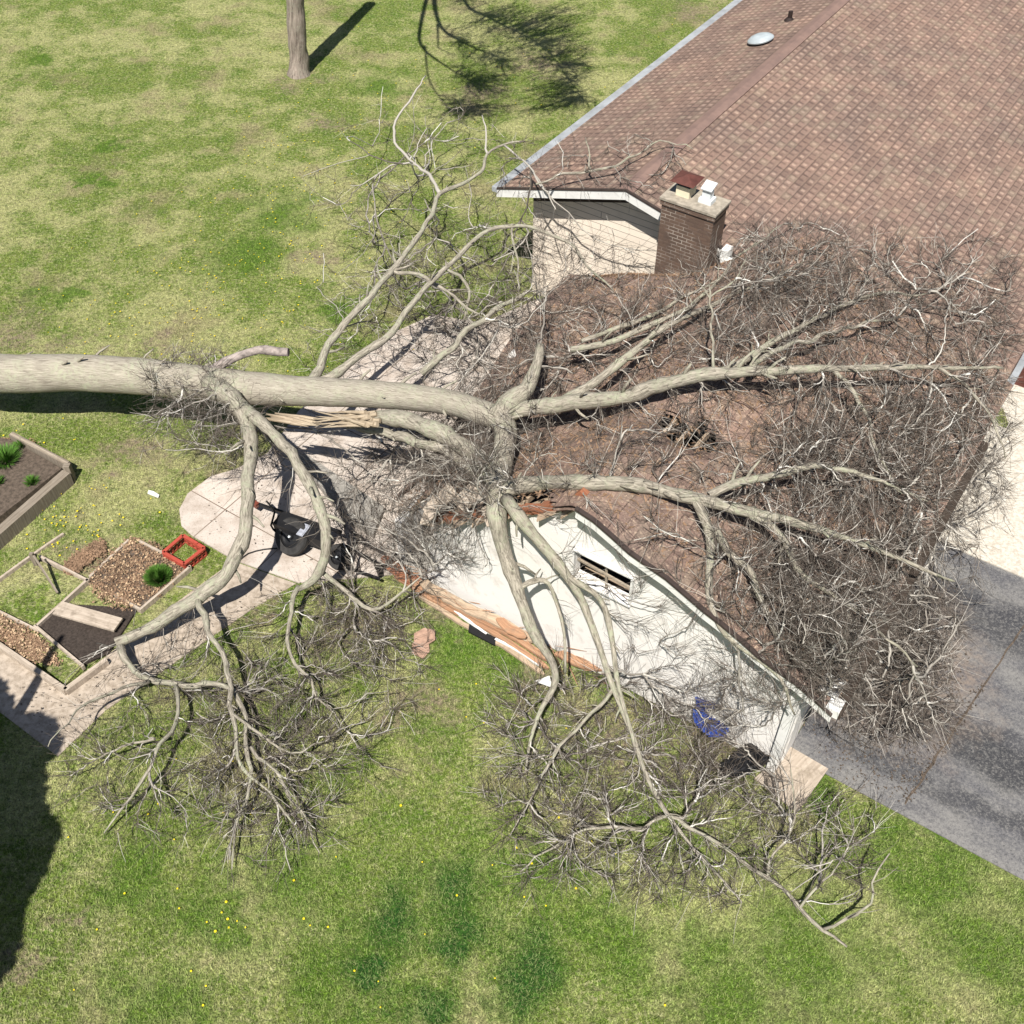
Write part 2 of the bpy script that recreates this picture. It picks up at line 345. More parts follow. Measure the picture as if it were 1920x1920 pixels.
c = t.mix(t.math('MULTIPLY', tw, t.ramp(t.noise(o, 12, 3), .35, .6, .2, .9)), c, (.26, .2, .155))
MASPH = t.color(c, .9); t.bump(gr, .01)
def wood(name, c1, c2, sx=1.5, sy=26):
    t = NT(name); s = t.noise(t.map(t.uv(), (sx, sy, 1)), 1., 4, .7, .04); dd = t.noise(t.obj(), 5, 4, .7)
    m = t.color(t.mix(t.ramp(dd, .5, .68, 0, .6), t.mix(t.ramp(s, .36, .64), c1, c2), (.2, .16, .12)), .85); t.bump(s, .006); return m
MOLDW = wood('weathered_wood', (.43, .37, .29), (.27, .22, .17)); MPALEW = wood('pale_board', (.52, .44, .36), (.34, .28, .22), 1.2, 14)
MGRAYW = wood('grey_timber', (.29, .25, .2), (.16, .13, .1)); MORANGE = wood('raw_lumber', (.47, .28, .17), (.27, .14, .08), .8, 34)
MLUMB = wood('pale_lumber', (.5, .39, .28), (.32, .23, .16)); MREDW = wood('red_sheathing', (.36, .15, .08), (.22, .085, .05))
MSOIL = simple('dark_soil', (.1, .078, .065), .95, .5, 25, .03); MSOIL2 = simple('dry_soil', (.2, .155, .12), .95, .5, 14, .04)
MLEAF = simple('dead_leaf', (.3, .19, .12), .8, .5, 3, 0, (.17, .11, .07)); MLEAF2 = simple('pale_dead_leaf', (.56, .4, .25), .8, .2, 3)
MRED = simple('red_plastic', (.42, .075, .05), .6, .2, 4); MBLACK = simple('black_plastic', (.018, .018, .02), .45, .3, 4)
MRUB = simple('tyre_rubber', (.045, .043, .042), .8, .4, 9); MRUST = simple('rusty_steel', (.2, .055, .035), .6, .3, 6)
MCAP = simple('red_brown_metal', (.13, .05, .04), .6, .4, 5); MFLUE = simple('clay_flue', (.78, .7, .52), .8, .15, 6)
MCROWN = simple('mortar_crown', (.42, .37, .3), .9, .4, 9, .01); MVENT = simple('vent_metal', (.42, .47, .5), .4, .2, 5); MWMET = simple('white_metal', (.72, .76, .78), .35, .1, 4)
MBLUE = simple('blue_tarp_plastic', (.012, .03, .24), .45, .5, 16, .03, (.08, .15, .5)); MDARK = simple('dark_interior', (.012, .01, .01), .9)
MLABEL = simple('label_plate', (.42, .44, .5), .5, .3, 14); MLUSH = simple('fresh_leaf', (.11, .25, .035), .7, .5, 8)
MYEL = simple('dandelion_yellow', (.8, .62, .02), .6, .1, 5); MEVER = simple('evergreen_needles', (.03, .06, .02), .8, .4, 3)
MPINK = simple('inner_bark', (.42, .27, .2), .9, .35, 8); MGREYB = simple('grey_slab', (.33, .31, .28), .9, .3, 7, .01)
MSTEM = simple('vent_rubber', (.03, .02, .018), .7)

# ================================================================== SETTING
g = MB(); S = 700
g.face([(-S, -S, 0), (S, -S, 0), (S, S, 0), (-S, S, 0)])
tag(g.build('lawn', MLAWN), 'patchy spring lawn with straw coloured and lush green spots', kind='structure')

def sheet(name, pxs, z, m, label, world=False):
    q = [np.array(p if world else P(p[0], p[1], z)) for p in pxs]
    q = [np.array([p[0], p[1], -.1]) for p in q]
    ar = sum(q[i][0]*q[(i+1) % len(q)][1]-q[(i+1) % len(q)][0]*q[i][1] for i in range(len(q)))
    if ar < 0: q = q[::-1]
    g = MB(); g.prism(q, (0, 0, z+.1)); return tag(g.build(name, m), label, kind='structure')
sheet('driveway', [W(11.3, -8.0), W(30, -8.05), W(30, -2.0), W(11.3, -2.0)], .02, MASPH, 'mottled grey asphalt driveway beside the garage', True)
sheet('front_walk', [W(11.25, -1.995), W(30, -1.99), W(30, 6), W(11.25, 6)], .045, MWALK, 'pale concrete walk between driveway and house', True)
sheet('patio', [(1004, 562), (905, 605), (812, 590), (700, 640), (640, 700), (560, 770), (500, 850), (440, 880), (395, 893), (352, 925), (336, 955), (340, 985), (360, 1004), (440, 1050), (560, 1092), (640, 1085), (760, 1075), (1180, 640), (1080, 560)], .035, MCONC, 'pale concrete patio behind the garage')
sheet('garden_path', [(-80, 1150), (-80, 1250), (0, 1335), (108, 1418), (200, 1330), (330, 1240), (475, 1140), (555, 1094), (437, 1052), (330, 1130), (205, 1225), (122, 1303), (0, 1218)], .02, MPATH, 'brown gravelly concrete path around the raised beds')
sheet('garage_floor', [W(3.2, -8.45), W(11.29, -8.3), W(11.29, -1.2), W(3.2, -1.2)], .06, MGREYB, 'concrete floor under the wrecked garage', True)

# ================================================================== HOUSE
HB = 26.
house = empty('house', W(5, 4, 0), 'brown shingled house with cream gable wall behind the crushed garage', 'house')
def roofquad(g, q, uvq, th=.09):
    q = [np.array(p, float) for p in q]; g.face(q, uvq); lo = [p-ZV*th for p in q]; g.face(lo[::-1], uvq[::-1])
    for i in range(4):
        j = (i+1) % 4; g.face([lo[i], lo[j], q[j], q[i]], [(0, 0)]*4)
g = MB()
s1 = math.hypot(HR, HZ-EAVE); zr = float(house_z(11.6)); s2 = math.hypot(11.6-HR, HZ-zr)
roofquad(g, [W(-.02, 0, EAVE), W(HR, 0, HZ), W(HR, HB, HZ), W(-.02, HB, EAVE)], [(0, 0), (0, s1), (HB, s1), (HB, 0)])
roofquad(g, [W(HR, 0, HZ), W(11.6, 0, zr), W(11.6, HB, zr), W(HR, HB, HZ)], [(0, s2), (0, 0), (HB, 0), (HB, s2)])
roof = g.build('roof', MSHING, house)
g = MB()                                       # ridge cap: lapped pieces
k = 0; bb = 0.
while bb < HB:
    for sg, dz in ((-1, -(HZ-EAVE)/HR), (1, -.24)):
        lo, hi = .008+.0*k, .03
        q = [W(HR, bb, HZ+lo+.012), W(HR, bb+.36, HZ+hi+.012), W(HR+sg*.17, bb+.36, HZ+hi+dz*.17+.012), W(HR+sg*.17, bb, HZ+lo+dz*.17+.012)]
        if sg < 0: q = q[::-1]
        g.face(q, [(0, 0)]*4); g.face([q[1], q[2], q[2]-ZV*.035, q[1]-ZV*.035]); g.face([q[0]-ZV*.03, q[3]-ZV*.03, q[3], q[0]]); g.face([q[2], q[3], q[3]-ZV*.03, q[2]-ZV*.03])
    bb += .3; k += 1
g.build('ridge_cap', MRIDGE, house)
# gable wall with the roof pitch, and the rear wall
g = MB()
def zw(a): return float(house_z(np.array(a)))-.12
g.prism([W(.66, .45, 0), W(11.0, .45, 0), W(11.0, .45, zw(11.)), W(HR, .45, zw(HR)), W(.66, .45, zw(.66))], BV*.2)
wall = g.build('gable_wall', MSIDING, house)
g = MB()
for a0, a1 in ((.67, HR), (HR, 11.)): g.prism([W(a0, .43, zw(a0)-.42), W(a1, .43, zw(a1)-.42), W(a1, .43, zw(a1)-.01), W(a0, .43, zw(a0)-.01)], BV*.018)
g.build('soffit_shadow_board', MSOFF, house)  # dark board under the rake, colours the soffit's shadow onto the wall top
g = MB(); g.prism([W(.66, .655, 0), W(.86, .655, 0), W(.86, HB-.5, 0), W(.66, HB-.5, 0)], ZV*2.85); g.prism([W(10.8, .655, 0), W(11., .655, 0), W(11., HB-.5, 0), W(10.8, HB-.5, 0)], ZV*1.7)
g.build('side_wall', MSIDING, house)
g = MB(); g2 = MB(); g3 = MB()
for (a0, a1) in ((-.04, HR), (HR, 11.6)):
    z0, z1 = float(house_z(np.array(max(a0, 0.)))), float(house_z(np.array(a1)))
    g.prism([W(a0, -.03, z0-.235), W(a1, -.03, z1-.235), W(a1, -.03, z1-.035), W(a0, -.03, z0-.035)], BV*.026)
    g2.prism([W(a0, 0., z0-.205), W(a1, 0., z1-.205), W(a1, 0., z1-.18), W(a0, 0., z0-.18)], BV*.45)
    g3.prism([W(a0, -.045, z0-.033), W(a1, -.045, z1-.033), W(a1, -.045, z1+.008), W(a0, -.045, z0+.008)], BV*.06)
g.build('fascia', MWHITE, house); g2.build('soffit', MSOFF, house); g3.build('drip_edge', MEDGE, house)
g = MB(); g.box(W(-.09, HB/2, EAVE-.05), (AV, BV, ZV), (.13, HB+.1, .12)); g.box(W(.04, HB/2, EAVE+.022), (AV, BV, ZV), (.16, HB, .012)); g.build('gutter', MGUT, house)
g = MB(); g.box(W(11.68, HB/2, zr-.05), (AV, BV, ZV), (.13, HB+.1, .12)); g.build('gutter', MGUT, house)
# chimney
chim = MB(); ca0, ca1, cb0, cb1, ct = 4.34, 5.5, -.47, .12, 4.34
def chb(g, a0, a1, b0, b1, z0, z1):
    c = [W(a0, b0, z0), W(a1, b0, z0), W(a1, b1, z0), W(a0, b1, z0)]
    for i in range(4):
        j = (i+1) % 4; L = np.linalg.norm(c[j]-c[i]); H = z1-z0
        o_ = .5*i
        g.face([c[i], c[j], c[j]+ZV*H, c[i]+ZV*H], [(o_, z0), (o_+L, z0), (o_+L, z1), (o_, z1)])
    g.face([p+ZV*(z1-z0) for p in c])
chb(chim, ca0, ca1, cb0, cb1, 0, ct-.16); chb(chim, ca0-.03, ca1+.03, cb0-.03, cb1+.03, ct-.165, ct-.05)
ch = chim.build('chimney', MBRICK, house)
g = MB(); chb(g, ca0-.05, ca1+.05, cb0-.05, cb1+.05, ct-.048, ct); g.build('chimney_crown', MCROWN, ch)
g = MB(); fa, fb = ca0+.33, -.12
chb(g, fa-.15, fa+.15, fb-.15, fb+.15, ct, ct+.22); g.build('flue', MFLUE, ch)
g = MB()
for sa in (-.12, .12):
    for sb in (-.12, .12): g.box(W(fa+sa, fb+sb, ct+.27), (AV, BV, ZV), (.02, .02, .1))
g.box(W(fa, fb, ct+.27), (AV, BV, ZV), (.24, .24, .1)); g.build('flue_screen', MBLACK, ch)
g = MB(); top = W(fa, fb, ct+.44); cs = [W(fa+u*.26, fb+v_*.26, ct+.33) for u, v_ in ((-1, -1), (1, -1), (1, 1), (-1, 1))]
for i in range(4): g.face([cs[i], cs[(i+1) % 4], top])
g.face(cs[::-1]); g.build('chimney_cap', MCAP, ch)
fa, fb = ca0+.82, -.14
g = MB(); chb(g, fa-.14, fa+.14, fb-.12, fb+.12, ct, ct+.09); chb(g, fa-.09, fa+.09, fb-.08, fb+.08, ct+.09, ct+.26); g.build('flue', MWMET, ch)
g = MB(); c_ = W(fa, fb, ct+.34); g.box(c_, (AV, BV*.96+ZV*.28, ZV*.96-BV*.28), (.24, .26, .03)); g.box(c_-ZV*.06, (AV, BV, ZV), (.15, .14, .05)); g.build('chimney_cap', MWMET, ch)
# white downspout elbow beside the chimney
g = MB(); p = onb(1362, 474, -.2); g.box(p, (AV, BV, ZV), (.16, .26, .22)); g.box(p+AV*.1-ZV*.12-BV*.08, (AV, BV, ZV), (.3, .14, .1)); g.build('flashing_box', MWHITE, house)
# vents on the rear slope: each its own part of the roof
def hs(x, y):
    for z in np.arange(5, 2, -.005):
        p = P(x, y, z); a, b_ = AB(p)
        if z <= float(house_z(np.array(a))): return p
    return P(x, y, 3)
p = hs(1427, 80); nl = np.cross(AV*HR+ZV*(HZ-EAVE), BV); nl /= np.linalg.norm(nl); nl = nl if nl[2] > 0 else -nl
g = MB(); g.lathe(p, nl, [(0, .2), (.08, .19)]); vb = g.build('vent_base', MSTEM, roof)
g = MB(); g.lathe(p+nl*.06, nl, [(0, .33), (.03, .345), (.06, .33), (.12, .25), (.16, .13), (.17, 0)]); g.build('vent_dome', MVENT, roof)
p = hs(1480, 38); g = MB(); g.lathe(p, ZV, [(0, .14), (.05, .1), (.08, .06), (.24, .06), (.24, .0)], 16); g.build('vent_pipe', MSTEM, roof)

# ================================================================== GARAGE
garage = empty('garage', W(7.4, -5, 0), 'crushed garage with white stucco gable wall under the fallen tree', 'garage')
NA, NB = 80, 80
vs = []; uvs = []; F = []; UVF = []
g = MB()
As = np.linspace(GL, GR, NA); Bs = np.linspace(GF, GB, NB)
def in_hole(a, b):
    if ((a-7.75)/.62)**2 + ((b+5.85)/.34)**2 < 1+.35*math.sin(a*9+b*7): return True
    if a < 7.05 and b < -8.25+.28*math.sin(a*4.3)+.1*math.sin(a*17): return True
    if b > rear_edge(a): return True
    if a < 4.3 and b < -7.7+.3*math.sin(a*6): return True
    return False
GZ = garage_z(As[:, None], Bs[None, :])
for i in range(NA-1):
    for j in range(NB-1):
        am, bm = (As[i]+As[i+1])/2, (Bs[j]+Bs[j+1])/2
        if in_hole(am, bm): continue
        q = [W(As[i], Bs[j], GZ[i, j]), W(As[i+1], Bs[j], GZ[i+1, j]), W(As[i+1], Bs[j+1], GZ[i+1, j+1]), W(As[i], Bs[j+1], GZ[i, j+1])]
        def sl_(a): return (a*1.07 if a < 7.4 else 7.4*1.07*2 - a*1.07)
        uv = [(Bs[j], sl_(As[i])), (Bs[j], sl_(As[i+1])), (Bs[j+1], sl_(As[i+1])), (Bs[j+1], sl_(As[i]))]
        g.face(q, uv)
        g.face([p-ZV*.09 for p in q][::-1], uv)
groof = g.build('roof', MSHOLD, garage)
md = groof.modifiers.new('weld', 'WELD'); md.merge_threshold = .001
# rake trim, right half of the front gable, and front eave gutter
g = MB(); g2 = MB(); g3 = MB(); zc = lambda a, b: float(garage_z(a, b))
aa = np.linspace(7.42, GR+.02, 15)
for i in range(14):
    a0, a1 = aa[i], aa[i+1]; z0, z1 = zc(a0, GF), zc(a1, GF)
    g.prism([W(a0, GF-.03, z0-.21), W(a1, GF-.03, z1-.21), W(a1, GF-.03, z1-.035), W(a0, GF-.03, z0-.035)], BV*.026)
    g3.prism([W(a0, GF-.06, z0-.034), W(a1, GF-.06, z1-.034), W(a1, GF-.06, z1+.012), W(a0, GF-.06, z0+.012)], BV*.07)
    g2.prism([W(a0, GF, z0-.17), W(a1, GF, z1-.17), W(a1, GF, z1-.14), W(a0, GF, z0-.14)], BV*.33)
g.build('fascia', MWHITE, garage); g2.build('soffit', MSOFF, garage); g3.build('drip_edge', MEDGE, garage)
ge = zc(GR, -8); g = MB(); g.box(W(GR+.07, -5.35, ge-.06), (AV, BV, ZV), (.13, 6.8, .12)); g.build('gutter', MSOFF, garage)
g = MB(); g.box(W(GR-.16, GF+.28, zc(GR-.2, GF+.3)+.05), (AV, BV, ZV), (.3, .34, .03)); g.box(W(GR+.0, GF+.1, ge-.03), (AV, BV, ZV), (.2, .24, .17)); g.build('gutter_end', MWHITE, garage)
# stucco gable wall, with the window opening cut out
WB = -8.4
def wz(a): return (1.95+(3.9-1.95)*(a-4.45)/(7.25-4.45)) if a < 7.25 else 4.4-.386*(a-7.4)-.18
WA0, WA1, WZ0, WZ1 = 7.28, 8.3, 2.36, 3.0
g = MB()
def strip(a0, a1, n=8, zlo=None, zhi=None):
    xs = np.linspace(a0, a1, n+1)
    for i in range(n):
        p0, p1 = xs[i], xs[i+1]
        l0 = zlo if zlo is not None else .05; h0 = zhi if zhi is not None else wz(p0)+.03*math.sin(p0*23); h1 = zhi if zhi is not None else wz(p1)+.03*math.sin(p1*23)
        lean = lambda z, a: W(a, WB, z)
        g.prism([lean(l0, p0), lean(l0, p1), lean(h1, p1), lean(h0, p0)], BV*.14)
g_left = [W(4.0, WB, .05), W(4.42, WB, .05), W(4.42, WB, wz(4.42)), W(4.36, WB, 1.6), W(4.2, WB, 1.1), W(4.25, WB, .7)]
g.prism(g_left, BV*.14)
strip(4.42, WA0, 10); strip(WA0, WA1, 1, .05, WZ0); strip(WA0, WA1, 2, WZ1, None); strip(WA1, 11.28, 8)
gw = g.build('gable_wall', MWALL, garage)
g = MB()
t_ = .055
g.box(W((WA0+WA1)/2, WB-.005, WZ0-.02), (AV, BV, ZV), (WA1-WA0+.08, .16, .035)); g.box(W((WA0+WA1)/2, WB, WZ1+.02), (AV, BV, ZV), (WA1-WA0+.06, .155, .03))
for x_ in (WA0-.02, WA1+.02): g.box(W(x_, WB, (WZ0+WZ1)/2), (AV, BV, ZV), (.035, .15, WZ1-WZ0-.03))
wf = g.build('window', MWHITE, garage)
g = MB(); g.bar(W(WA0, WB+.05, WZ0+.35), W(WA1, WB+.03, WZ0+.3), .04, .035); g.bar(W(WA0+.55, WB+.05, WZ0), W(WA0+.5, WB+.07, WZ1), .03, .03); g.build('mullion', MOLDW, wf)
g = MB()
for k in range(5): g.bar(W(7.2+.1*k, WB+.5+.15*k, 2.0+.1*k), W(8.6+.05*k, WB+.3+.2*k, 2.25+.15*k), .12, .04)
g.build('broken_framing', MLUMB, garage)
# corner post, other walls
g = MB(); g.box(W(11.2, WB-.02, 1.27), (AV, BV, ZV), (.14, .14, 2.5)); g.build('corner_post', MWHITE, garage)
g = MB(); g.prism([W(3.25, -8.2, 0), W(3.4, -8.2, 0), W(3.4, -2.1, 0), W(3.25, -2.1, 0)], ZV*1.05); g.prism([W(3.25, -4.4, 1.05), W(3.4, -4.4, 1.05), W(3.4, -2.1, 1.05), W(3.25, -2.1, 1.05)], ZV*1.4)
g.prism([W(3.41, -2.05, 0), W(11.2, -2.05, 0), W(11.2, -2.05, 2.6), W(7.4, -2.05, 4.1), W(3.41, -2.05, 2.5)], BV*.14); g.build('rear_wall', MWALL, garage)
g = MB(); g.prism([W(11.18, -8.2, 0), W(11.3, -8.2, 0), W(11.3, -7.6, 0), W(11.18, -7.6, 0)], ZV*2.5); g.prism([W(11.18, -3.0, 0), W(11.3, -3.0, 0), W(11.3, -2.1, 0), W(11.18, -2.1, 0)], ZV*2.5); g.prism([W(11.18, -7.59, 2.1), W(11.3, -7.59, 2.1), W(11.3, -3.01, 2.1), W(11.18, -3.01, 2.1)], ZV*.4)
g.build('front_wall', MWALL, garage)
g = MB(); g.box(W(11.22, -5.3, 1.05), (AV, BV, ZV), (.05, 4.5, 2.08)); g.build('garage_door', MWHITE, garage)
g = MB(); rz = random.Random(9)
for i in range(46):
    f = rz.random(); x0 = 735+f*400; y0 = 1062+f*195+rz.uniform(-14, 22); z0 = rz.uniform(.1, .5); p = P(x0, y0, z0); an_ = rz.gauss(-.6, .35); L = rz.uniform(.15, .7)
    q = p+np.array([math.cos(an_)*L, math.sin(an_)*L, rz.uniform(-.12, .12)]); q[2] = max(.05, q[2]); g.tube([p, (p+q)/2+ZV*.01, q], [.004, rz.uniform(.005, .015), .003], 4, sm=False)
g.build('splintered_trim', MORANGE, garage)
# torn sheathing along the broken top of the gable and rafters behind it
g = MB(); rr = random.Random(3)
for i in range(9):
    a0 = 4.4+.32*i; L = rr.uniform(.3, .55)
    g.bar(W(a0, WB-.03+rr.uniform(-.03, .03), wz(a0)+.08+rr.uniform(-.04, .1)), W(a0+L, WB-.02, wz(a0+L)+.06+rr.uniform(-.05, .08)), .12, .13, up=BV)
g.build('torn_sheathing', MREDW, garage)
g = MB()
for i in range(7):
    a0 = 4.5+.42*i; g.bar(W(a0, WB-.12+rr.uniform(-.05, .1), wz(a0)+.02), W(a0+.45, WB+.1, wz(a0+.45)+.12), .28, .02, up=ZV)
g.build('torn_plywood', MLUMB, garage)
g = MB()
for i in range(9):
    a0 = 3.7+.42*i; g.bar(W(a0, -8.25, zc(a0, -8.25)-.2), W(a0+rr.uniform(-.1, .1), -6.8, zc(a0, -6.8)-.16), .05, .12)
for i in range(5): g.bar(W(7.1+.3*i, -6.4, zc(7.1, -6.3)-.3), W(7.15+.3*i, -5.3, zc(7.1, -5.3)-.25), .05, .12)
g.build('rafter', MLUMB, garage)
g = MB()
for p0, p1, w_ in (((800, 965), (850, 915), .3), ((860, 950), (905, 905), .35), ((820, 930), (800, 985), .25), ((905, 925), (925, 985), .22)):
    q = rest([p0[0], p1[0]], [p0[1], p1[1]], [.12, .3]); g.bar(q[0], q[1], w_, .03)
g.build('split_roof_board', MPALEW, garage)

# ================================================================== FALLEN TREE
tree = empty('fallen_tree', P(300, 708, 0), 'huge bare uprooted tree lying across the garage roof', 'tree')
TO = np.array(tree.location)
# each limb: list of (px, py, clearance or z, r); key 'z' means absolute heights
LIMBS = {}
def catmull(p, step=.16):
    p = np.asarray(p, float); out = []
    q = np.vstack([2*p[0]-p[1], p, 2*p[-1]-p[-2]])
    for i in range(1, len(q)-2):
        L = np.linalg.norm(q[i+1][:3]-q[i][:3]); n = max(2, int(L/step))
        for k in range(n):
            t = k/n
            out.append(.5*((2*q[i])+(-q[i-1]+q[i+1])*t+(2*q[i-1]-5*q[i]+4*q[i+1]-q[i+2])*t*t+(-q[i-1]+3*q[i]-3*q[i+1]+q[i+2])*t**3))
    out.append(q[-2]); out = np.array(out); out[:, 3] = np.maximum(out[:, 3], .006); return out
SK_P = []; SK_D = []; SK_R = []
def limb3(pts, wig=.0, grow=True):
    """pts: (px, py, z, r) with absolute z"""
    w3 = [np.append(P(x, y, z), r) for x, y, z, r in pts]; c = catmull(w3)
    if wig:
        for i in range(1, len(c)-1): c[i, :3] += np.array(mnoise.noise_vector(Vector((c[i, :3]*2.3).tolist())))*wig
    # keep clear of the roofs
    s_ = surf(c[:, :3]); need = s_+c[:, 3]*.75
    low = c[:, 2] < need
    if low.any():                       # slide up the sight line so that it stays where it is seen
        for i in np.nonzero(low)[0]:
            for _ in range(40):
                d = CAM-c[i, :3]; d /= np.linalg.norm(d); c[i, :3] += d*.05
                if c[i, 2] >= float(surf(c[i:i+1, :3])[0])+c[i, 3]*.75: break
        z = c[:, :3].copy()
        for _ in range(2): z[1:-1] = (z[:-2]+2*z[1:-1]+z[2:])/4
        c[:, :3] = z
    if grow:
        d = np.gradient(c[:, :3], axis=0); d /= np.linalg.norm(d, axis=1)[:, None]+1e-9
        SK_P.append(c[:, :3]); SK_D.append(d); SK_R.append(c[:, 3])
    return c
def addlimb(pts, name='limb', n=10, wig=.045, grow=True, m=None, rough=.11, label=None, cap=True):
    if name == 'limb' and m is None: pts = [(x_, y_, z_, r_*.88) for x_, y_, z_, r_ in pts]
    if name == 'limb' and max(p_[3] for p_ in pts) < .1: wig = .1
    c = limb3(pts, wig, grow)
    if name == 'limb': c[:, 3] *= 1+.13*np.sin(np.arange(len(c))*1.9+len(c))*np.sin(np.arange(len(c))*.73)
    g = MB(); g.tube(c[:, :3], c[:, 3], n+4, cap, rough)
    rk = random.Random(len(c)*7+int(pts[0][0]))
    for i in range(2, len(c)-2):                       # broken side stubs and knots
        if grow and rk.random() < .22:
            d = np.array([rk.gauss(0, 1) for _ in range(3)]); d[2] = abs(d[2])*.6; T = c[i+1, :3]-c[i-1, :3]; T /= np.linalg.norm(T); d = d-T*(d @ T); d = d/np.linalg.norm(d)*.8+T*.6
            r_ = min(.035, c[i, 3]*.4)*rk.uniform(.5, 1); L = rk.uniform(.06, .4); p0 = c[i, :3]+d*c[i, 3]*.5
            g.tube([p0, p0+d*(c[i, 3]*.5+L*.5), p0+d*(c[i, 3]*.5+L)+T*L*.2], [r_*1.3, r_, r_*.6], 6)
    o = g.build(name, m or MLIMB, tree)
    if label: o['label'] = label
    return o
addlimb([(-420, 676, 1.3, .5), (-200, 688, 1.4, .44), (0, 700, 1.5, .4), (150, 699, 1.55, .385), (300, 709, 1.65, .37), (430, 724, 1.8, .34), (560, 733, 2.0, .3), (700, 739, 2.35, .265), (830, 752, 2.75, .235), (900, 772, 3.0, .225), (945, 790, 3.1, .21), (946, 840, 3.1, .19), (937, 890, 3.1, .18), (932, 935, 3.1, .17)], 'trunk', 22, 0, True, MBARK, .05)
A = addlimb
# right hand limbs
A([(925, 780, 3.0, .24), (960, 768, 3.15, .19), (1010, 763, 3.3, .165), (1090, 752, 3.6, .155), (1180, 742, 4.0, .14), (1260, 716, 4.4, .13), (1320, 702, 4.6, .12), (1400, 698, 4.6, .1), (1500, 694, 4.5, .08), (1620, 690, 4.3, .065), (1740, 688, 4.0, .05), (1880, 690, 3.8, .025)], n=12)
A([(930, 790, 3.1, .22), (960, 748, 3.25, .24), (985, 728, 3.35, .17), (1002, 695, 3.45, .12), (1013, 648, 3.6, .095)], n=12, label='broken upright stub with a rounded grey end')
A([(938, 925, 3.1, .17), (965, 912, 3.2, .15), (1020, 905, 3.4, .14), (1100, 903, 3.7, .13), (1200, 910, 4.1, .125), (1300, 932, 4.3, .11), (1400, 958, 4.2, .095), (1480, 978, 4.0, .08), (1560, 1000, 3.8, .06), (1680, 1045, 3.5, .04), (1790, 1090, 3.1, .02)], n=12)
A([(930, 915, 3.1, .18), (930, 960, 3.0, .165), (938, 1010, 2.75, .15), (952, 1055, 2.5, .135), (972, 1108, 2.2, .12), (992, 1165, 1.85, .1), (1017, 1215, 1.5, .085), (1044, 1258, 1.1, .065), (1040, 1290, .8, .07), (1018, 1320, .6, .05), (1000, 1370, .45, .035), (985, 1450, .3, .02)], n=12)
A([(972, 1108, 2.2, .06), (985, 1095, 2.3, .055), (1005, 1082, 2.3, .05), (1025, 1090, 2.2, .04), (1040, 1120, 2.0, .035), (1055, 1190, 1.6, .03), (1060, 1260, 1.1, .025)])
A([(950, 935, 3.1, .13), (985, 985, 3.0, .115), (1030, 1035, 2.8, .1), (1068, 1082, 2.55, .085), (1098, 1140, 2.2, .07), (1122, 1210, 1.8, .06), (1150, 1290, 1.4, .05), (1185, 1380, 1.0, .045), (1215, 1460, .8, .04), (1250, 1530, .6, .035), (1310, 1600, .4, .025), (1390, 1690, .2, .012)])
A([(1068, 1082, 2.55, .06), (1110, 1110, 2.6, .055), (1140, 1160, 2.3, .05), (1155, 1230, 1.9, .045), (1165, 1310, 1.4, .04), (1190, 1400, 1.0, .03)])
A([(1250, 1530, .6, .035), (1310, 1560, .5, .035), (1390, 1612, .4, .035), (1440, 1648, .3, .035), (1500, 1702, .2, .035), (1545, 1742, .14, .03), (1588, 1775, .08, .02)])
A([(1545, 1742, .14, .03), (1590, 1722, .3, .026), (1628, 1695, .5, .022), (1640, 1650, .8, .018), (1668, 1600, 1.1, .01)])
A([(1440, 1648, .3, .03), (1455, 1600, .5, .024), (1480, 1560, .7, .02), (1487, 1500, .9, .014), (1482, 1440, 1.1, .008)])
A([(1500, 1702, .2, .026), (1530, 1670, .4, .022), (1560, 1640, .6, .018), (1590, 1590, .8, .012), (1600, 1530, 1., .007)])
A([(1250, 1530, .6, .03), (1180, 1555, .5, .028), (1100, 1558, .4, .026), (1040, 1590, .25, .022), (975, 1635, .15, .012)])
A([(1150, 1290, 1.4, .04), (1100, 1350, 1.0, .03), (1050, 1400, .8, .028), (1010, 1480, .5, .02), (960, 1560, .3, .01)])
A([(1300, 930, 4.3, .09), (1325, 985, 4.1, .08), (1328, 1050, 3.8, .07), (1330, 1130, 3.5, .06), (1355, 1190, 3.2, .05), (1400, 1225, 3.0, .04), (1465, 1275, 2.9, .03), (1490, 1340, 2.3, .015)])
A([(1325, 985, 4.1, .07), (1370, 1035, 4.0, .065), (1412, 1082, 3.8, .055), (1440, 1150, 3.5, .045), (1470, 1210, 3.2, .03), (1540, 1270, 2.9, .015)])
A([(1400, 958, 4.2, .08), (1450, 990, 4.0, .065), (1490, 1060, 3.8, .05), (1560, 1120, 3.5, .04), (1640, 1170, 3.1, .03), (1720, 1250, 2.4, .015)])
A([(1330, 930, 4.3, .08), (1400, 905, 4.4, .07), (1480, 885, 4.3, .065), (1560, 880, 4.2, .05), (1640, 897, 4.0, .035), (1740, 940, 3.6, .015)])
A([(1040, 762, 3.3, .12), (1090, 735, 3.5, .1), (1150, 690, 3.8, .08), (1200, 650, 4.0, .07), (1240, 615, 4.2, .065), (1300, 590, 4.2, .055), (1360, 560, 4.1, .04), (1450, 520, 4.0, .025), (1540, 470, 3.8, .012)])
A([(1070, 655, 3.6, .06), (1110, 648, 3.7, .065), (1165, 636, 3.8, .06), (1230, 606, 4.0, .055), (1290, 575, 4.1, .045), (1340, 530, 4.0, .035), (1400, 470, 3.8, .025), (1470, 420, 3.6, .012)])
A([(1090, 640, 3.6, .05), (1160, 612, 3.7, .05), (1220, 590, 3.8, .04), (1290, 555, 3.8, .03), (1350, 520, 3.8, .018)])
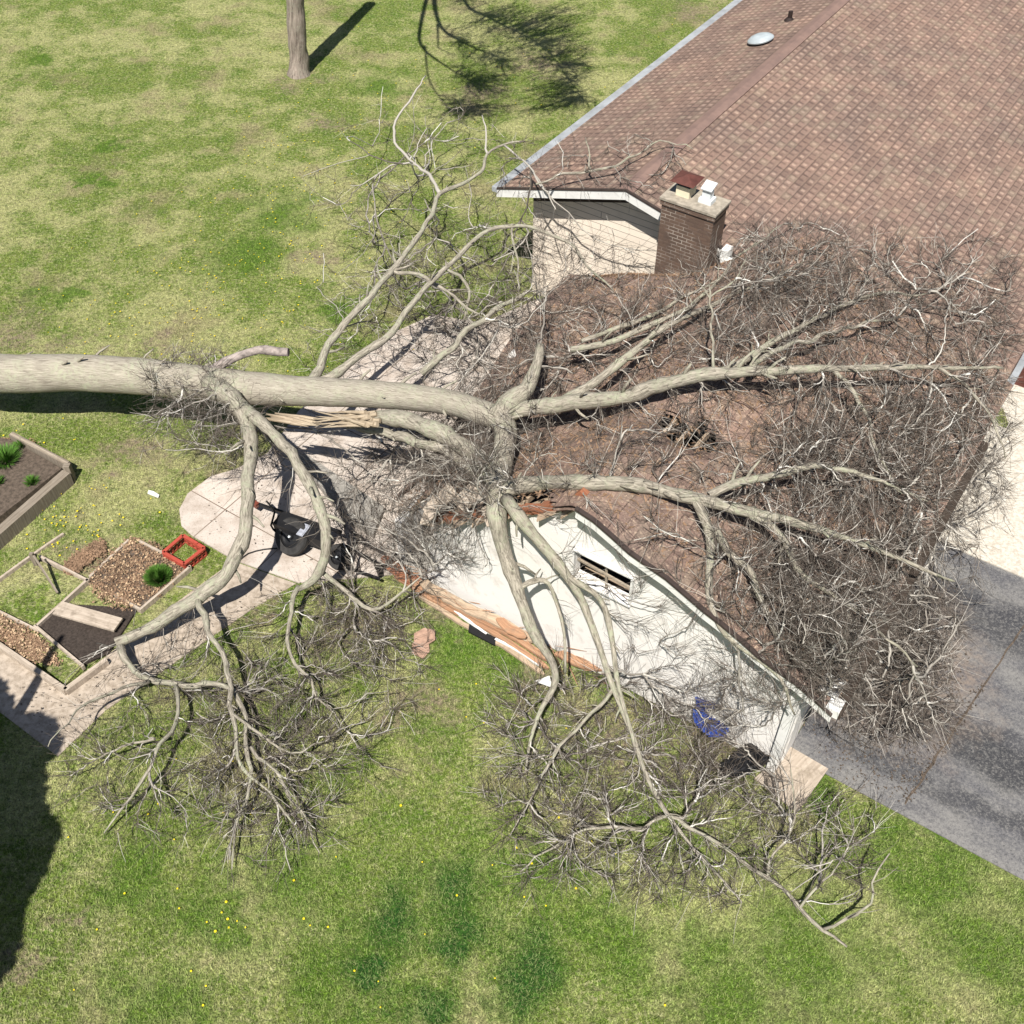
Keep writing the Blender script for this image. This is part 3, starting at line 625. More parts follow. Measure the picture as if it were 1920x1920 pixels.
A([(1330, 700, 4.6, .07), (1400, 668, 4.5, .06), (1470, 630, 4.4, .055), (1540, 590, 4.2, .05), (1600, 562, 4.0, .04), (1680, 548, 3.7, .03), (1740, 550, 3.4, .015)])
A([(1400, 698, 4.6, .06), (1450, 662, 4.6, .05), (1530, 632, 4.4, .042), (1600, 612, 4.2, .034), (1685, 594, 3.8, .018)])
A([(1560, 692, 4.4, .05), (1600, 735, 4.1, .04), (1632, 800, 3.9, .034), (1650, 860, 3.7, .028), (1700, 920, 3.3, .014)])
A([(1760, 688, 4.0, .04), (1820, 730, 3.6, .03), (1860, 790, 3.2, .024), (1885, 860, 2.7, .012)])
A([(1340, 700, 4.6, .03), (1338, 640, 4.8, .026), (1332, 570, 4.9, .022), (1330, 535, 5.0, .014)])
A([(1330, 558, 4.9, .02), (1370, 530, 5.0, .016), (1400, 480, 5.0, .009)]); A([(1330, 558, 4.9, .018), (1305, 525, 5.0, .01)])
# limbs on the near left
A([(395, 715, 1.9, .27), (435, 748, 2.0, .22), (463, 790, 2.0, .175), (470, 840, 2.0, .15), (464, 900, 1.9, .14), (462, 960, 1.75, .135), (452, 1020, 1.5, .14), (425, 1075, 1.15, .15), (385, 1110, .85, .15), (330, 1145, .6, .14), (270, 1182, .42, .12), (218, 1206, .35, .11)], n=14)
A([(225, 1212, .36, .085), (243, 1245, .28, .06), (280, 1275, .25, .055), (330, 1283, .35, .06), (420, 1287, .5, .05), (455, 1330, .5, .045), (462, 1400, .5, .04), (470, 1480, .4, .03), (440, 1560, .3, .02), (435, 1630, .15, .008)])
A([(455, 765, 2.1, .15), (490, 792, 2.2, .125), (530, 832, 2.2, .115), (568, 885, 2.15, .115), (598, 945, 1.95, .11), (613, 1000, 1.65, .11), (605, 1050, 1.2, .105), (585, 1085, .8, .09), (560, 1105, .6, .06)], n=12)
A([(370, 1120, .8, .08), (385, 1165, .8, .06), (408, 1215, .75, .052), (428, 1275, .7, .05), (438, 1340, .65, .045), (448, 1420, .5, .035), (500, 1490, .4, .025), (560, 1560, .2, .01)])
A([(560, 1100, .6, .06), (545, 1150, .5, .045), (535, 1200, .5, .04), (565, 1260, .45, .032), (610, 1320, .35, .02), (650, 1370, .2, .01)])
A([(330, 1283, .35, .045), (335, 1340, .5, .04), (305, 1400, .6, .035), (270, 1460, .5, .03), (235, 1515, .3, .024), (195, 1562, .12, .012)])
A([(290, 1385, .6, .03), (230, 1400, .5, .02), (160, 1435, .35, .008)]); A([(280, 1278, .3, .04), (210, 1300, .5, .03), (150, 1330, .7, .02), (90, 1400, .9, .008)])
A([(438, 1340, .65, .035), (490, 1375, .6, .03), (540, 1405, .5, .022), (610, 1390, .4, .012)]); A([(470, 1400, .6, .034), (530, 1470, .45, .03), (575, 1540, .3, .02), (600, 1600, .15, .008)])
A([(600, 1070, .9, .05), (650, 1110, .6, .045), (700, 1150, .4, .04), (740, 1120, .5, .03), (790, 1080, .6, .02)])
# long bare stub lying on the trunk
A([(385, 700, 1.95, .1), (420, 680, 2.15, .085), (455, 664, 2.25, .085), (500, 657, 2.3, .09), (541, 660, 2.3, .085)], m=MBARE, grow=False, label='bare barkless stub with broken flat end')
# upper limbs over the lawn
A([(575, 722, 2.2, .12), (600, 688, 2.3, .1), (624, 632, 2.5, .085), (678, 572, 2.8, .078), (735, 507, 3.0, .07), (778, 452, 3.2, .062), (812, 400, 3.3, .055), (826, 364, 3.4, .05), (868, 346, 3.4, .045), (902, 322, 3.5, .04), (914, 288, 3.6, .035), (945, 270, 3.6, .028), (985, 265, 3.6, .016)])
A([(826, 364, 3.4, .045), (800, 325, 3.4, .035), (762, 292, 3.4, .032), (738, 258, 3.5, .03), (750, 215, 3.7, .026), (775, 180, 3.9, .022), (798, 142, 4.1, .014)], label='pale barkless branch curving over the lawn', m=MBRANCH)
A([(914, 288, 3.6, .026), (908, 250, 3.8, .02), (904, 216, 4., .012)], m=MBRANCH); A([(945, 272, 3.6, .022), (985, 305, 3.6, .02), (1012, 345, 3.6, .018), (1042, 392, 3.5, .012)], m=MBRANCH)
A([(605, 715, 2.2, .11), (650, 685, 2.35, .09), (695, 655, 2.5, .085), (745, 612, 2.7, .075), (790, 550, 2.9, .065), (840, 500, 3.1, .058), (900, 440, 3.3, .052), (960, 420, 3.4, .046), (1010, 428, 3.4, .04), (1060, 450, 3.3, .034), (1100, 500, 3.2, .03), (1150, 545, 3.2, .016)])
A([(790, 700, 2.6, .08), (840, 655, 2.9, .07), (890, 610, 3.0, .065), (940, 575, 3.0, .055), (990, 545, 3.1, .04)]); A([(735, 507, 3.0, .05), (800, 520, 2.9, .04), (850, 560, 2.6, .035), (900, 590, 2.4, .02)])
A([(830, 500, 3.1, .04), (880, 540, 2.7, .034), (870, 600, 2.2, .02)]); A([(960, 420, 3.4, .03), (965, 470, 3.0, .025), (975, 560, 2.4, .012)])
A([(1005, 345, 3.75, .022), (1060, 328, 3.8, .03), (1110, 322, 3.85, .034), (1150, 312, 3.95, .03), (1190, 290, 4.0, .026), (1235, 266, 4.1, .02), (1300, 280, 4.0, .01)]); A([(1110, 322, 3.85, .024), (1105, 290, 4.0, .02), (1098, 258, 4.1, .01)])
# torn lower fork beside the trunk
A([(690, 782, 2.3, .13), (740, 785, 2.5, .17), (800, 800, 2.7, .18), (860, 830, 2.85, .18), (905, 870, 3.0, .17), (925, 910, 3.05, .16)], n=12, grow=False)
A([(650, 800, 2.0, .05), (700, 810, 2.1, .085), (760, 825, 2.3, .1), (840, 850, 2.6, .1), (910, 900, 2.9, .1)], n=10)
g = MB()                                        # splintered wood: long tapering shards
rs = random.Random(5)
for i in range(16):
    x0 = rs.uniform(585, 660); y0 = 780+rs.uniform(-12, 24); x1 = rs.uniform(680, 715); y1 = 784+rs.uniform(-12, 14)
    p0 = P(x0, y0, 2.15+rs.uniform(-.05, .05)); p1 = P(x1, y1, 2.5+rs.uniform(0, .12)); cs_ = catmull([np.append(p0, .006), np.append((p0+p1)/2+ZV*.02, .03), np.append(p1, .05)]); g.tube(cs_[:, :3], cs_[:, 3], 5)
for i in range(9):
    x0 = rs.uniform(495, 525); y0 = 775+i*1.5; p0 = P(x0, y0, 2.05); p1 = P(rs.uniform(570, 625), 790+i*1.2, 2.15)
    g.tube([p0, (p0+p1)/2, p1], [.02, .045, .01], 5)
g.build('splintered_wood', MTORN, tree)
for (x0, y0, z0, x1, y1, z1) in ((1196, 868, 3.6, 1206, 846, 3.85),):
    g = MB(); g.tube([P(x0, y0, z0), P(x1, y1, z1)], [.12, .12], 10); g.build('broken_end', MTORN, tree)

# ---- twigs grown towards sampled points
def inside(poly, x, y):
    n = len(poly); c = np.zeros(len(x), bool); j = n-1
    for i in range(n):
        xi, yi = poly[i]; xj, yj = poly[j]
        c ^= ((yi > y) != (yj > y)) & (x < (xj-xi)*(y-yi)/(yj-yi+1e-9)+xi); j = i
    return c
FIELDS = [   # polygon, count, clearance range
 ([(1340, 560), (1440, 440), (1560, 405), (1640, 480), (1700, 540), (1800, 520), (1900, 580), (1915, 850), (1850, 960), (1800, 1120), (1740, 1250), (1620, 1330), (1520, 1310), (1400, 1200), (1330, 1000), (1380, 900), (1480, 760), (1350, 690)], 1900, (.05, 1.1)),
 ([(1480, 700), (1900, 690), (1890, 900), (1780, 1030), (1600, 1050), (1480, 980), (1440, 820)], 900, (.05, 1.4)),
 ([(1420, 1000), (1760, 1040), (1700, 1260), (1560, 1310), (1440, 1200)], 850, (.05, 1.)),
 ([(1050, 560), (1220, 545), (1350, 480), (1420, 420), (1560, 405), (1600, 500), (1680, 560), (1350, 690), (1100, 740), (1000, 700)], 800, (.05, .7)),
 ([(760, 640), (880, 560), (1010, 580), (1060, 690), (960, 760), (900, 850), (870, 1040), (790, 1080), (700, 1050), (620, 970), (640, 880), (740, 880), (700, 800), (800, 740)], 950, (.1, .9)),
 ([(1060, 720), (1340, 720), (1420, 800), (1400, 960), (1200, 900), (1040, 880), (960, 800)], 220, (.05, .6)),
 ([(1020, 900), (1400, 1000), (1500, 1280), (1380, 1330), (1240, 1270), (1120, 1210), (1050, 1080)], 170, (.1, 1.)),
 ([(920, 1330), (1010, 1240), (1200, 1270), (1300, 1240), (1470, 1280), (1460, 1410), (1440, 1620), (1320, 1700), (1240, 1700), (1080, 1640), (950, 1630), (900, 1450)], 800, (.02, 1.1)),
 ([(1200, 1330), (1320, 1270), (1470, 1290), (1470, 1400), (1400, 1500), (1240, 1480)], 260, (.02, .6)),
 ([(1380, 1460), (1560, 1480), (1650, 1540), (1650, 1640), (1560, 1700), (1430, 1650)], 150, (.1, 1.1)),
 ([(90, 1370), (200, 1220), (330, 1150), (430, 1130), (640, 1100), (790, 1180), (760, 1330), (690, 1440), (610, 1560), (450, 1650), (300, 1560), (180, 1560), (100, 1450)], 620, (.02, .9)),
 ([(330, 1280), (560, 1220), (640, 1380), (590, 1540), (460, 1580), (360, 1480)], 330, (.02, .7)),
 ([(640, 1080), (830, 1080), (800, 1180), (720, 1280), (560, 1260), (560, 1140)], 260, (.02, .5)),
 ([(560, 270), (640, 340), (720, 260), (740, 150), (820, 200), (900, 200), (1000, 230), (1050, 330), (1010, 460), (1000, 640), (780, 660), (640, 640), (600, 560), (640, 440)], 520, (.1, 2.6)),
 ([(700, 450), (1010, 410), (1140, 560), (1000, 640), (800, 640), (680, 580)], 380, (.1, 1.6)),
 ([(260, 660), (420, 650), (470, 730), (430, 830), (330, 850), (270, 770)], 330, (1.6, 2.4)), ([(330, 700), (480, 720), (540, 800), (500, 880), (400, 860)], 130, (1., 2.2)),
 ([(980, 310), (1290, 250), (1260, 350), (1150, 360), (1000, 360)], 70, (.05, .5)),
 ([(1560, 420), (1915, 450), (1915, 700), (1700, 620)], 300, (.05, .6)),
 ([(1000, 430), (1230, 400), (1230, 560), (1000, 560)], 50, (.2, 1.2)),
 ([(1540, 1200), (1800, 1080), (1800, 1330), (1700, 1400), (1590, 1370)], 520, (.02, 1.8)), ([(660, 770), (940, 800), (930, 910), (760, 900)], 300, (.3, 1.1)), ([(900, 1240), (1200, 1290), (1230, 1560), (960, 1560)], 200, (.02, .8)),
 ([(600, 880), (760, 900), (880, 940), (840, 1080), (690, 1080), (620, 1000)], 110, (.1, .9)), ([(850, 690), (1010, 690), (1030, 800), (1000, 950), (860, 960)], 150, (.7, 1.5)), ([(420, 780), (640, 780), (660, 1040), (460, 900)], 60, (.6, 1.8)),
 ([(560, 660), (700, 620), (720, 720), (600, 740)], 40, (.1, .8)),
]
AT = []
for poly, cnt, (h0, h1) in FIELDS:
    xs = np.array([p[0] for p in poly]); ys = np.array([p[1] for p in poly]); px = []; py = []
    while len(px) < cnt:
        x = RNG.uniform(xs.min(), xs.max(), cnt); y = RNG.uniform(ys.min(), ys.max(), cnt)
        k = inside(poly, x + RNG.normal(0, 38, cnt), y + RNG.normal(0, 30, cnt)); px += list(x[k]); py += list(y[k])
    px = np.array(px[:cnt]); py = np.array(py[:cnt]); h = h0+(h1-h0)*RNG.random(cnt)**1.4
    tp = inside([(1285, 1262), (1350, 1262), (1350, 1330), (1380, 1355), (1375, 1400), (1290, 1400)], px, py) | inside([(1390, 1380), (1470, 1330), (1470, 1420), (1390, 1465), (1345, 1455)], px, py)
    kp = ~(tp & (RNG.random(cnt) < .62)); px, py, h = px[kp], py[kp], h[kp]
    AT.append(rest(px, py, h))
AT = np.vstack(AT)
P0 = np.vstack(SK_P); D0 = np.vstack(SK_D)
R0 = np.concatenate(SK_R)
dmin = np.array([np.min(np.sum((P0-a)**2, axis=1)) for a in AT]); order = np.argsort(dmin); AT = AT[order]
pick = np.zeros(len(AT), bool); pick[RNG.choice(len(AT), int(len(AT)*.13), replace=False)] = True; NBIG = pick.sum()
AT = np.vstack([AT[pick], AT[~pick]])
MAXN = len(P0)+len(AT)*4
NP_ = np.zeros((MAXN, 3), np.float32); ND_ = np.zeros((MAXN, 3), np.float32); NW = np.zeros(MAXN, np.int32); NTt = np.zeros(MAXN, np.float32)
nn = len(P0); NP_[:nn] = P0; ND_[:nn] = D0; NW[:nn] = -1
M = 6; PATH = np.zeros((len(AT), M, 3)); PAR = np.full(len(AT), -1)
ts = np.linspace(0, 1, M)
for i, a in enumerate(AT):
    dv = a.astype(np.float32)-NP_[:nn]; d2 = np.einsum('ij,ij->i', dv, dv); d = np.sqrt(d2)+1e-5
    cs = np.einsum('ij,ij->i', dv, ND_[:nn])/d
    cost = d*(2.1-1.25*cs)+.02; cost[d < .06] = 9
    j = int(np.argmin(cost)); s_ = NP_[j].astype(float); L = d[j]
    nd = ND_[j].astype(float); ctrl = s_+nd*L*.33+RNG.normal(0, .05*min(L, 1)+.006, 3)
    q = ((1-ts)**2)[:, None]*s_+(2*ts*(1-ts))[:, None]*ctrl+(ts**2)[:, None]*a
    jit = RNG.normal(0, .022*min(L, 1)+.003, (M, 3)); jit[0] = 0; q += jit
    if i == 0: pass
    PATH[i] = q; PAR[i] = NW[j]
    tg = np.gradient(q, axis=0); tg /= np.linalg.norm(tg, axis=1)[:, None]+1e-9
    for kk in (1, 3, 4, 5):
        NP_[nn] = q[kk]; ND_[nn] = tg[kk]; NW[nn] = i; nn += 1
tips = np.ones(len(AT))
for i in range(len(AT)-1, -1, -1):
    if PAR[i] >= 0: tips[PAR[i]] += tips[i]
rb = np.minimum(.0052*tips**.42, .026); rb[:NBIG] = np.maximum(rb[:NBIG], .0105)
def tubes(paths, r0, r1, n=3):
    N, m, _ = paths.shape; T = np.gradient(paths, axis=1); T /= np.linalg.norm(T, axis=2, keepdims=True)+1e-9
    ref = np.tile(np.array([.31, .47, .83]), (N, m, 1)); u = np.cross(T, ref); u /= np.linalg.norm(u, axis=2, keepdims=True)+1e-9; v = np.cross(T, u)
    f = np.linspace(0, 1, m)[None, :, None]; r = r0[:, None, None]*(1-f)+r1[:, None, None]*f
    rings = [paths+r*(u*math.cos(2*math.pi*k/n)+v*math.sin(2*math.pi*k/n)) for k in range(n)]
    V = np.stack(rings, axis=2).reshape(-1, 3)
    idx = np.arange(N*m*n).reshape(N, m, n); a = idx[:, :-1, :]; b = idx[:, 1:, :]
    Fc = np.stack([a, np.roll(a, -1, axis=2), np.roll(b, -1, axis=2), b], axis=3).reshape(-1, 4)
    return V, Fc
big = rb > .0104
V, Fc = tubes(PATH[big], rb[big], np.maximum(rb[big]*.6, .005), 5)
np_mesh('branches', V, Fc, MBRANCH, tree, TO, True)['kind'] = 'stuff'
V, Fc = tubes(PATH[~big], rb[~big], np.full((~big).sum(), .0032), 3)
# side twiglets
def twiglets(paths, k, lmin, lmax, m=4, spread=.9):
    N = len(paths); src = np.repeat(np.arange(N), k); seg = RNG.integers(1, paths.shape[1]-1, len(src))
    s = paths[src, seg]; d = paths[src, np.minimum(seg+1, paths.shape[1]-1)]-paths[src, seg-1]; d /= np.linalg.norm(d, axis=1)[:, None]+1e-9
    rnd = RNG.normal(0, 1, (len(src), 3)); rnd /= np.linalg.norm(rnd, axis=1)[:, None]
    dd = d*.9+rnd*spread; dd /= np.linalg.norm(dd, axis=1)[:, None]; L = RNG.uniform(lmin, lmax, len(src))[:, None]
    out = np.zeros((len(src), m, 3)); cur = s.copy(); out[:, 0] = cur
    for i in range(1, m):
        dd = dd+RNG.normal(0, .14, dd.shape); dd /= np.linalg.norm(dd, axis=1)[:, None]; cur = cur+dd*L/(m-1); out[:, i] = cur
    lo = surf(out.reshape(-1, 3)).reshape(out.shape[:2])+.01; out[:, :, 2] = np.maximum(out[:, :, 2], np.minimum(lo, out[:, :1, 2]))
    return out
T1 = twiglets(PATH, 5, .12, .65, spread=.6)
V2, F2 = tubes(T1, np.full(len(T1), .0038), np.full(len(T1), .002), 3)
V3 = np.vstack([V, V2]); F3 = np.vstack([Fc, F2+len(V)])
np_mesh('twigs', V3, F3, MTWIG, tree, TO)['kind'] = 'stuff'

# ================================================================== STANDING TREES
def stand_tree(base, pts, label, m, branches=None):
    o = empty('standing_tree', base, label, 'tree')
    g = MB(); c = catmull([np.append(np.array(p[:3]), p[3]) for p in pts], .12); g.tube(c[:, :3], c[:, 3], 30, True, .12); g.build('trunk', m, o)
    return o
b0 = P(562, 138, 0)
ztop = [z for z in np.arange(0, 6, .02) if P(553, 0, z)[1] <= b0[1]][0]; dx = (P(553, 0, ztop)-b0)/ztop; dx[2] = 1
stt = stand_tree(b0, [(*(b0-ZV*.1), .42), (*(b0+ZV*.1), .36), (*(b0+dx*.45), .31), (*(b0+dx*1.2), .285), (*(b0+dx*2.5), .275), (*(b0+dx*5), .26), (*(b0+dx*9), .2)], 'standing tree trunk with furrowed bark at the top of the lawn', MBARK2)
# its bare crown is out of the frame but throws the branch shadow on the lawn
shd = np.array([math.cos(SAZ), math.sin(SAZ)])/math.tan(EL)
def lift(x, y, z): q = P(x, y, 0); return np.array([q[0]-shd[0]*z, q[1]-shd[1]*z, z])
g = MB(); gt = []
def sh(pts): 
    c = catmull([np.append(lift(x, y, z), r) for x, y, z, r in pts], .3); g.tube(c[:, :3], c[:, 3], 6); gt.append(c)
sh([(860, -420, 9, .16), (830, -250, 9, .14), (815, -60, 9, .12), (822, 40, 9, .08), (870, 80, 9, .06), (940, 110, 9, .03)])
sh([(815, -60, 9, .09), (790, 40, 8.9, .075), (790, 85, 8.8, .06), (830, 120, 8.7, .045), (880, 150, 8.7, .025)]); sh([(797, 85, 8.8, .04), (805, 150, 8.7, .03), (840, 205, 8.6, .015)])
sh([(850, -100, 9.2, .1), (870, 0, 9.1, .08), (920, 35, 9, .06), (990, 70, 8.8, .045), (1060, 120, 8.6, .02)]); sh([(820, 45, 9, .05), (822, 90, 8.9, .025)]); sh([(990, 70, 8.8, .04), (1030, 100, 8.8, .03), (1090, 180, 8.6, .015)])
g.build('limb', MBARK2, stt)
cp = np.array([[lift(x, y, 8.5+RNG.uniform(-.8, .8)) for x, y in [(RNG.uniform(850, 1120), RNG.uniform(0, 220))]][0] for _ in range(560)])
src = np.vstack([c[:, :3] for c in gt]); pths = []
for a in cp:
    j = np.argmin(np.sum((src-a)**2, axis=1)+RNG.uniform(0, .5, len(src))); s_ = src[j]; mid = (s_+a)/2+RNG.normal(0, .15, 3)
    pths.append([s_, (s_*.6+mid*.4), mid, (mid*.5+a*.5)+RNG.normal(0, .06, 3), a])
pths = np.array(pths); V, Fc = tubes(pths, np.full(len(pths), .024), np.full(len(pths), .01), 4)
tw = twiglets(pths, 5, .3, .9); V2, F2 = tubes(tw, np.full(len(tw), .011), np.full(len(tw), .006), 3)
np_mesh('twigs', np.vstack([V, V2]), np.vstack([Fc, F2+len(V)]), MTWIG, stt, b0)['kind'] = 'stuff'
# evergreen just outside the frame on the left
eb = lift(-95, 1560, 0)
ev = empty('evergreen_tree', eb, 'dark evergreen outside the left edge that shades the lawn', 'tree')
g = MB(); g.tube([eb, eb+ZV*6.2], [.2, .05], 10); g.build('trunk', MBARK2, ev)
pl = []
poly = [(-500, 1260), (-120, 1240), (5, 1290), (25, 1345), (60, 1345), (100, 1350), (112, 1400), (70, 1440), (78, 1520), (105, 1560), (70, 1640), (40, 1700), (30, 1770), (-10, 1845), (-150, 1900), (-500, 1920)]
n_ = 26000; x = RNG.uniform(-330, 115, n_); y = RNG.uniform(1240, 1900, n_); k = inside(poly, x+RNG.normal(0, 5, n_), y+RNG.normal(0, 5, n_))
x = x[k]; y = y[k]; zz = RNG.uniform(5.2, 7.2, len(x)); q = Parr(x, y, np.zeros(len(x))); q[:, 0] -= shd[0]*zz; q[:, 1] -= shd[1]*zz; q[:, 2] = zz
d1 = RNG.normal(0, 1, (len(q), 3)); d1 /= np.linalg.norm(d1, axis=1)[:, None]; d2 = np.cross(d1, RNG.normal(0, 1, (len(q), 3))); d2 /= np.linalg.norm(d2, axis=1)[:, None]
V = np.stack([q-d1*.17, q+d2*.09, q+d1*.17, q-d2*.09], axis=1).reshape(-1, 3); Fc = np.arange(len(V)).reshape(-1, 4)
np_mesh('crown', V, Fc, MEVER, ev, eb)

# ================================================================== GARDEN
def board(g, p, q, h, th=.045, z0=0., ext=0.):
    p = P(p[0], p[1], z0+h); q = P(q[0], q[1], z0+h); d = (q-p)/np.linalg.norm(q-p); p = p-d*ext; q = q+d*ext
    g.bar(p-ZV*h/2, q-ZV*h/2, th, h)
def bedfill(name, poly, z, m, parent):
    q = [P(x, y, z) for x, y in poly]; ar = sum(q[i][0]*q[(i+1) % len(q)][1]-q[(i+1) % len(q)][0]*q[i][1] for i in range(len(q)))
    if ar < 0: q = q[::-1]
    g = MB(); g.prism([p-ZV*(z+.02) for p in q], ZV*(z+.02)); return g.build(name, m, parent)
# tall timber bed, far left
bed1 = empty('raised_bed', P(40, 930, 0), 'tall grey timber raised bed of soil at the left edge', 'garden bed')
g = MB(); board(g, (20, 812), (126, 868), .32, .11); board(g, (124, 884), (-60, 1045), .32, .2); g.build('frame', MGRAYW, bed1)
g = MB(); board(g, (20, 812), (126, 868), .34, .05, .0); g.build('top_rail', MOLDW, bed1)
g = MB(); p = P(125, 873, .42); g.box(p-ZV*.21, (RT, np.array([0, 1., 0]), ZV), (.13, .13, .46)); g.build('corner_post', MGRAYW, bed1)
bedfill('soil', [(22, 825), (115, 878), (-60, 1015), (-90, 800)], .2, MSOIL2, bed1)
# low board bed
bed2 = empty('raised_bed', P(200, 1120, 0), 'low weathered board bed divided into leafy and bare soil squares', 'garden bed')
g = MB()
for p_, q_, h in (((-40, 1112), (62, 1038), .13), ((62, 1038), (118, 1000), .06), ((75, 1042), (165, 1088), .12), ((165, 1085), (68, 1172), .12), ((65, 1172), (155, 1248), .12),
                  ((-30, 1132), (72, 1182), .1), ((-40, 1182), (122, 1292), .16), ((122, 1292), (198, 1236), .16), ((168, 1080), (240, 1012), .1), ((262, 1014), (356, 1062), .12), ((356, 1062), (262, 1142), .12), ((215, 1114), (262, 1142), .09)):
    board(g, p_, q_, h, .05 if h < .15 else .09, 0, .01)
g.build('frame', MPALEW, bed2)
bedfill('soil', [(170, 1090), (245, 1012), (352, 1064), (262, 1140)], .07, MSOIL2, bed2)
bedfill('soil', [(72, 1176), (118, 1132), (258, 1140), (205, 1222), (155, 1246)], .055, MSOIL, bed2)
bedfill('weeds', [(-40, 1120), (62, 1046), (158, 1090), (70, 1168)], .05, MLAWN, bed2)
bedfill('weeds', [(-40, 1146), (70, 1184), (152, 1250), (122, 1284)], .06, MLAWN, bed2)
g = MB(); p = P(108, 1140, .16); q = P(222, 1172, .16); g.bar(p, q, .3, .045); o = g.build('plank', MPALEW, None); tag(o, 'pale wide plank lying across the dark soil bed', 'plank')
g = MB(); g.box(P(62, 1046, .25)-ZV*.12, (RT, np.array([0, 1., 0]), ZV), (.07, .07, .5)); g.bar(P(63, 1042, .46), P(108, 1112, .12), .04, .04); o = g.build('leaning_stake', MGRAYW, None); tag(o, 'dark weathered stake leaning over the weedy bed', 'stake')
# leaf litter (nobody could count it)
def litter(name, polys, n, m, z, size, label, cat='leaves', zr=.04):
    Q = []
    for poly in polys:
        xs = [p[0] for p in poly]; ys = [p[1] for p in poly]; x = RNG.uniform(min(xs), max(xs), n); y = RNG.uniform(min(ys), max(ys), n); k = inside(poly, x+RNG.normal(0, 4, n), y+RNG.normal(0, 4, n))
        Q.append(Parr(x[k], y[k], np.full(k.sum(), z))+np.array([0, 0, 1])*RNG.uniform(0, zr, (k.sum(), 1)))
    q = np.vstack(Q); nrm = RNG.normal(0, .45, (len(q), 3)); nrm[:, 2] = 1; nrm /= np.linalg.norm(nrm, axis=1)[:, None]
    d1 = np.cross(nrm, RNG.normal(0, 1, (len(q), 3))); d1 /= np.linalg.norm(d1, axis=1)[:, None]; d2 = np.cross(nrm, d1); s = size*RNG.uniform(.6, 1.4, (len(q), 1))
    V = np.stack([q-d1*s, q-d1*s*.2+d2*s*.6, q+d1*s, q-d1*s*.1-d2*s*.6], axis=1).reshape(-1, 3)
    o = np_mesh(name, V, np.arange(len(V)).reshape(-1, 4), m); return tag(o, label, cat, kind='stuff')
LB = [(168, 1092), (180, 1060), (245, 1008), (300, 1025), (350, 1066), (300, 1112), (235, 1145), (180, 1120)]
litter('leaf_litter', [LB, [(-30, 1140), (70, 1188), (120, 1250), (60, 1240), (-30, 1180)], [(-30, 820), (60, 830), (100, 880), (30, 900)], [(130, 1080), (200, 1030), (190, 1010), (120, 1060)]], 5200, MLEAF, .07, .026, 'brown dead leaves lying in the garden beds')
litter('pale_leaf_litter', [LB, [(-30, 1140), (70, 1188), (120, 1250), (60, 1240), (-30, 1180)]], 1100, MLEAF2, .08, .024, 'pale dry leaves scattered over the garden beds')
# dandelions and weeds
def clump(name, x, y, z, r, n, m, label, cat, h=.3):
    b = P(x, y, z); an = RNG.uniform(0, 2*math.pi, n); sp = RNG.uniform(0, 1, n)**.6*r; base = b+np.stack([np.cos(an)*sp*.5, np.sin(an)*sp*.5, 0*an], 1)
    tip = b+np.stack([np.cos(an)*sp*1.3, np.sin(an)*sp*1.3, h*(1-.6*(sp/r)**2)*RNG.uniform(.7, 1.1, n)], 1); side = np.stack([-np.sin(an), np.cos(an), 0*an], 1)*.012
    V = np.stack([base-side, base+side, tip], 1).reshape(-1, 3); o = np_mesh(name, V, np.arange(len(V)).reshape(-1, 3), m, None, b); return tag(o, label, cat)
clump('grass_clump', 298, 1085, .07, .24, 1400, MLUSH, 'bright green grassy clump growing in the leafy bed', 'plant', .28)
clump('daylily_clump', 10, 862, .2, .34, 500, MLUSH, 'green strap leaves in the tall timber bed', 'plant', .3)
# red crate
cr = empty('crate', P(347, 1035, 0), 'red plastic bottomless crate on the grass beside the leafy bed', 'crate')
cc = [P(306, 1036, .22), P(343, 1004, .22), P(383, 1028, .22), P(345, 1058, .22)]; g = MB()
for i in range(4):
    p, q = cc[i], cc[(i+1) % 4]; d = (q-p)/np.linalg.norm(q-p); inn = np.cross(ZV, d)
    for z_, h_, t2 in ((0, .035, .07), (-.1, .03, .025), (-.2, .04, .025)): g.bar(p+ZV*(z_), q+ZV*z_, t2, h_)
    for f in np.linspace(0, 1, 6): g.bar(p+(q-p)*f-ZV*.21, p+(q-p)*f, .03, .03, up=d)
g.build('frame', MRED, cr)
g = MB(); g.bar(cc[1]*.5+cc[2]*.5+ZV*.03, cc[1]*.3+cc[2]*.7+ZV*.03, .05, .02); g.build('handle', MRED, cr)

# ================================================================== SMALL THINGS
# wheeled yard machine on the patio
cart = empty('yard_cart', P(575, 1010, 0), 'black two wheeled yard cart tipped on the patio under a limb', 'cart')
ax = P(640, 1040, .32)-P(548, 1003, .32); ax /= np.linalg.norm(ax)
def wheel(x, y, r, wd):
    c = P(x, y, r); g = MB(); tl = np.array([ax[0], ax[1], .0]); tl = tl/np.linalg.norm(tl); face = -np.array([-.25, .85, -.55]); 
    face = np.array([-.42, -.62, .66]); face /= np.linalg.norm(face)
    g.lathe(c, face, [(-wd/2, r*.55), (-wd/2, r*.93), (-wd*.25, r), (wd*.25, r), (wd/2, r*.93), (wd/2, r*.6)], 36); w_ = g.build('wheel', MRUB, cart)
    g = MB(); g.lathe(c, face, [(wd*.3, r*.62), (wd*.36, r*.5), (wd*.2, r*.42), (wd*.2, r*.16), (wd*.5, r*.12), (wd*.5, 0)], 30); g.lathe(c, face, [(-wd*.3, r*.6), (-wd*.3, 0)], 20); g.build('rim', MBLACK, w_)
    g = MB(); g.lathe(c+face*wd*.5, face, [(0, .022), (.03, .022), (.03, 0)], 10); g.build('hub', MWMET, w_)
wheel(548, 1006, .37, .16); wheel(636, 1044, .25, .14)
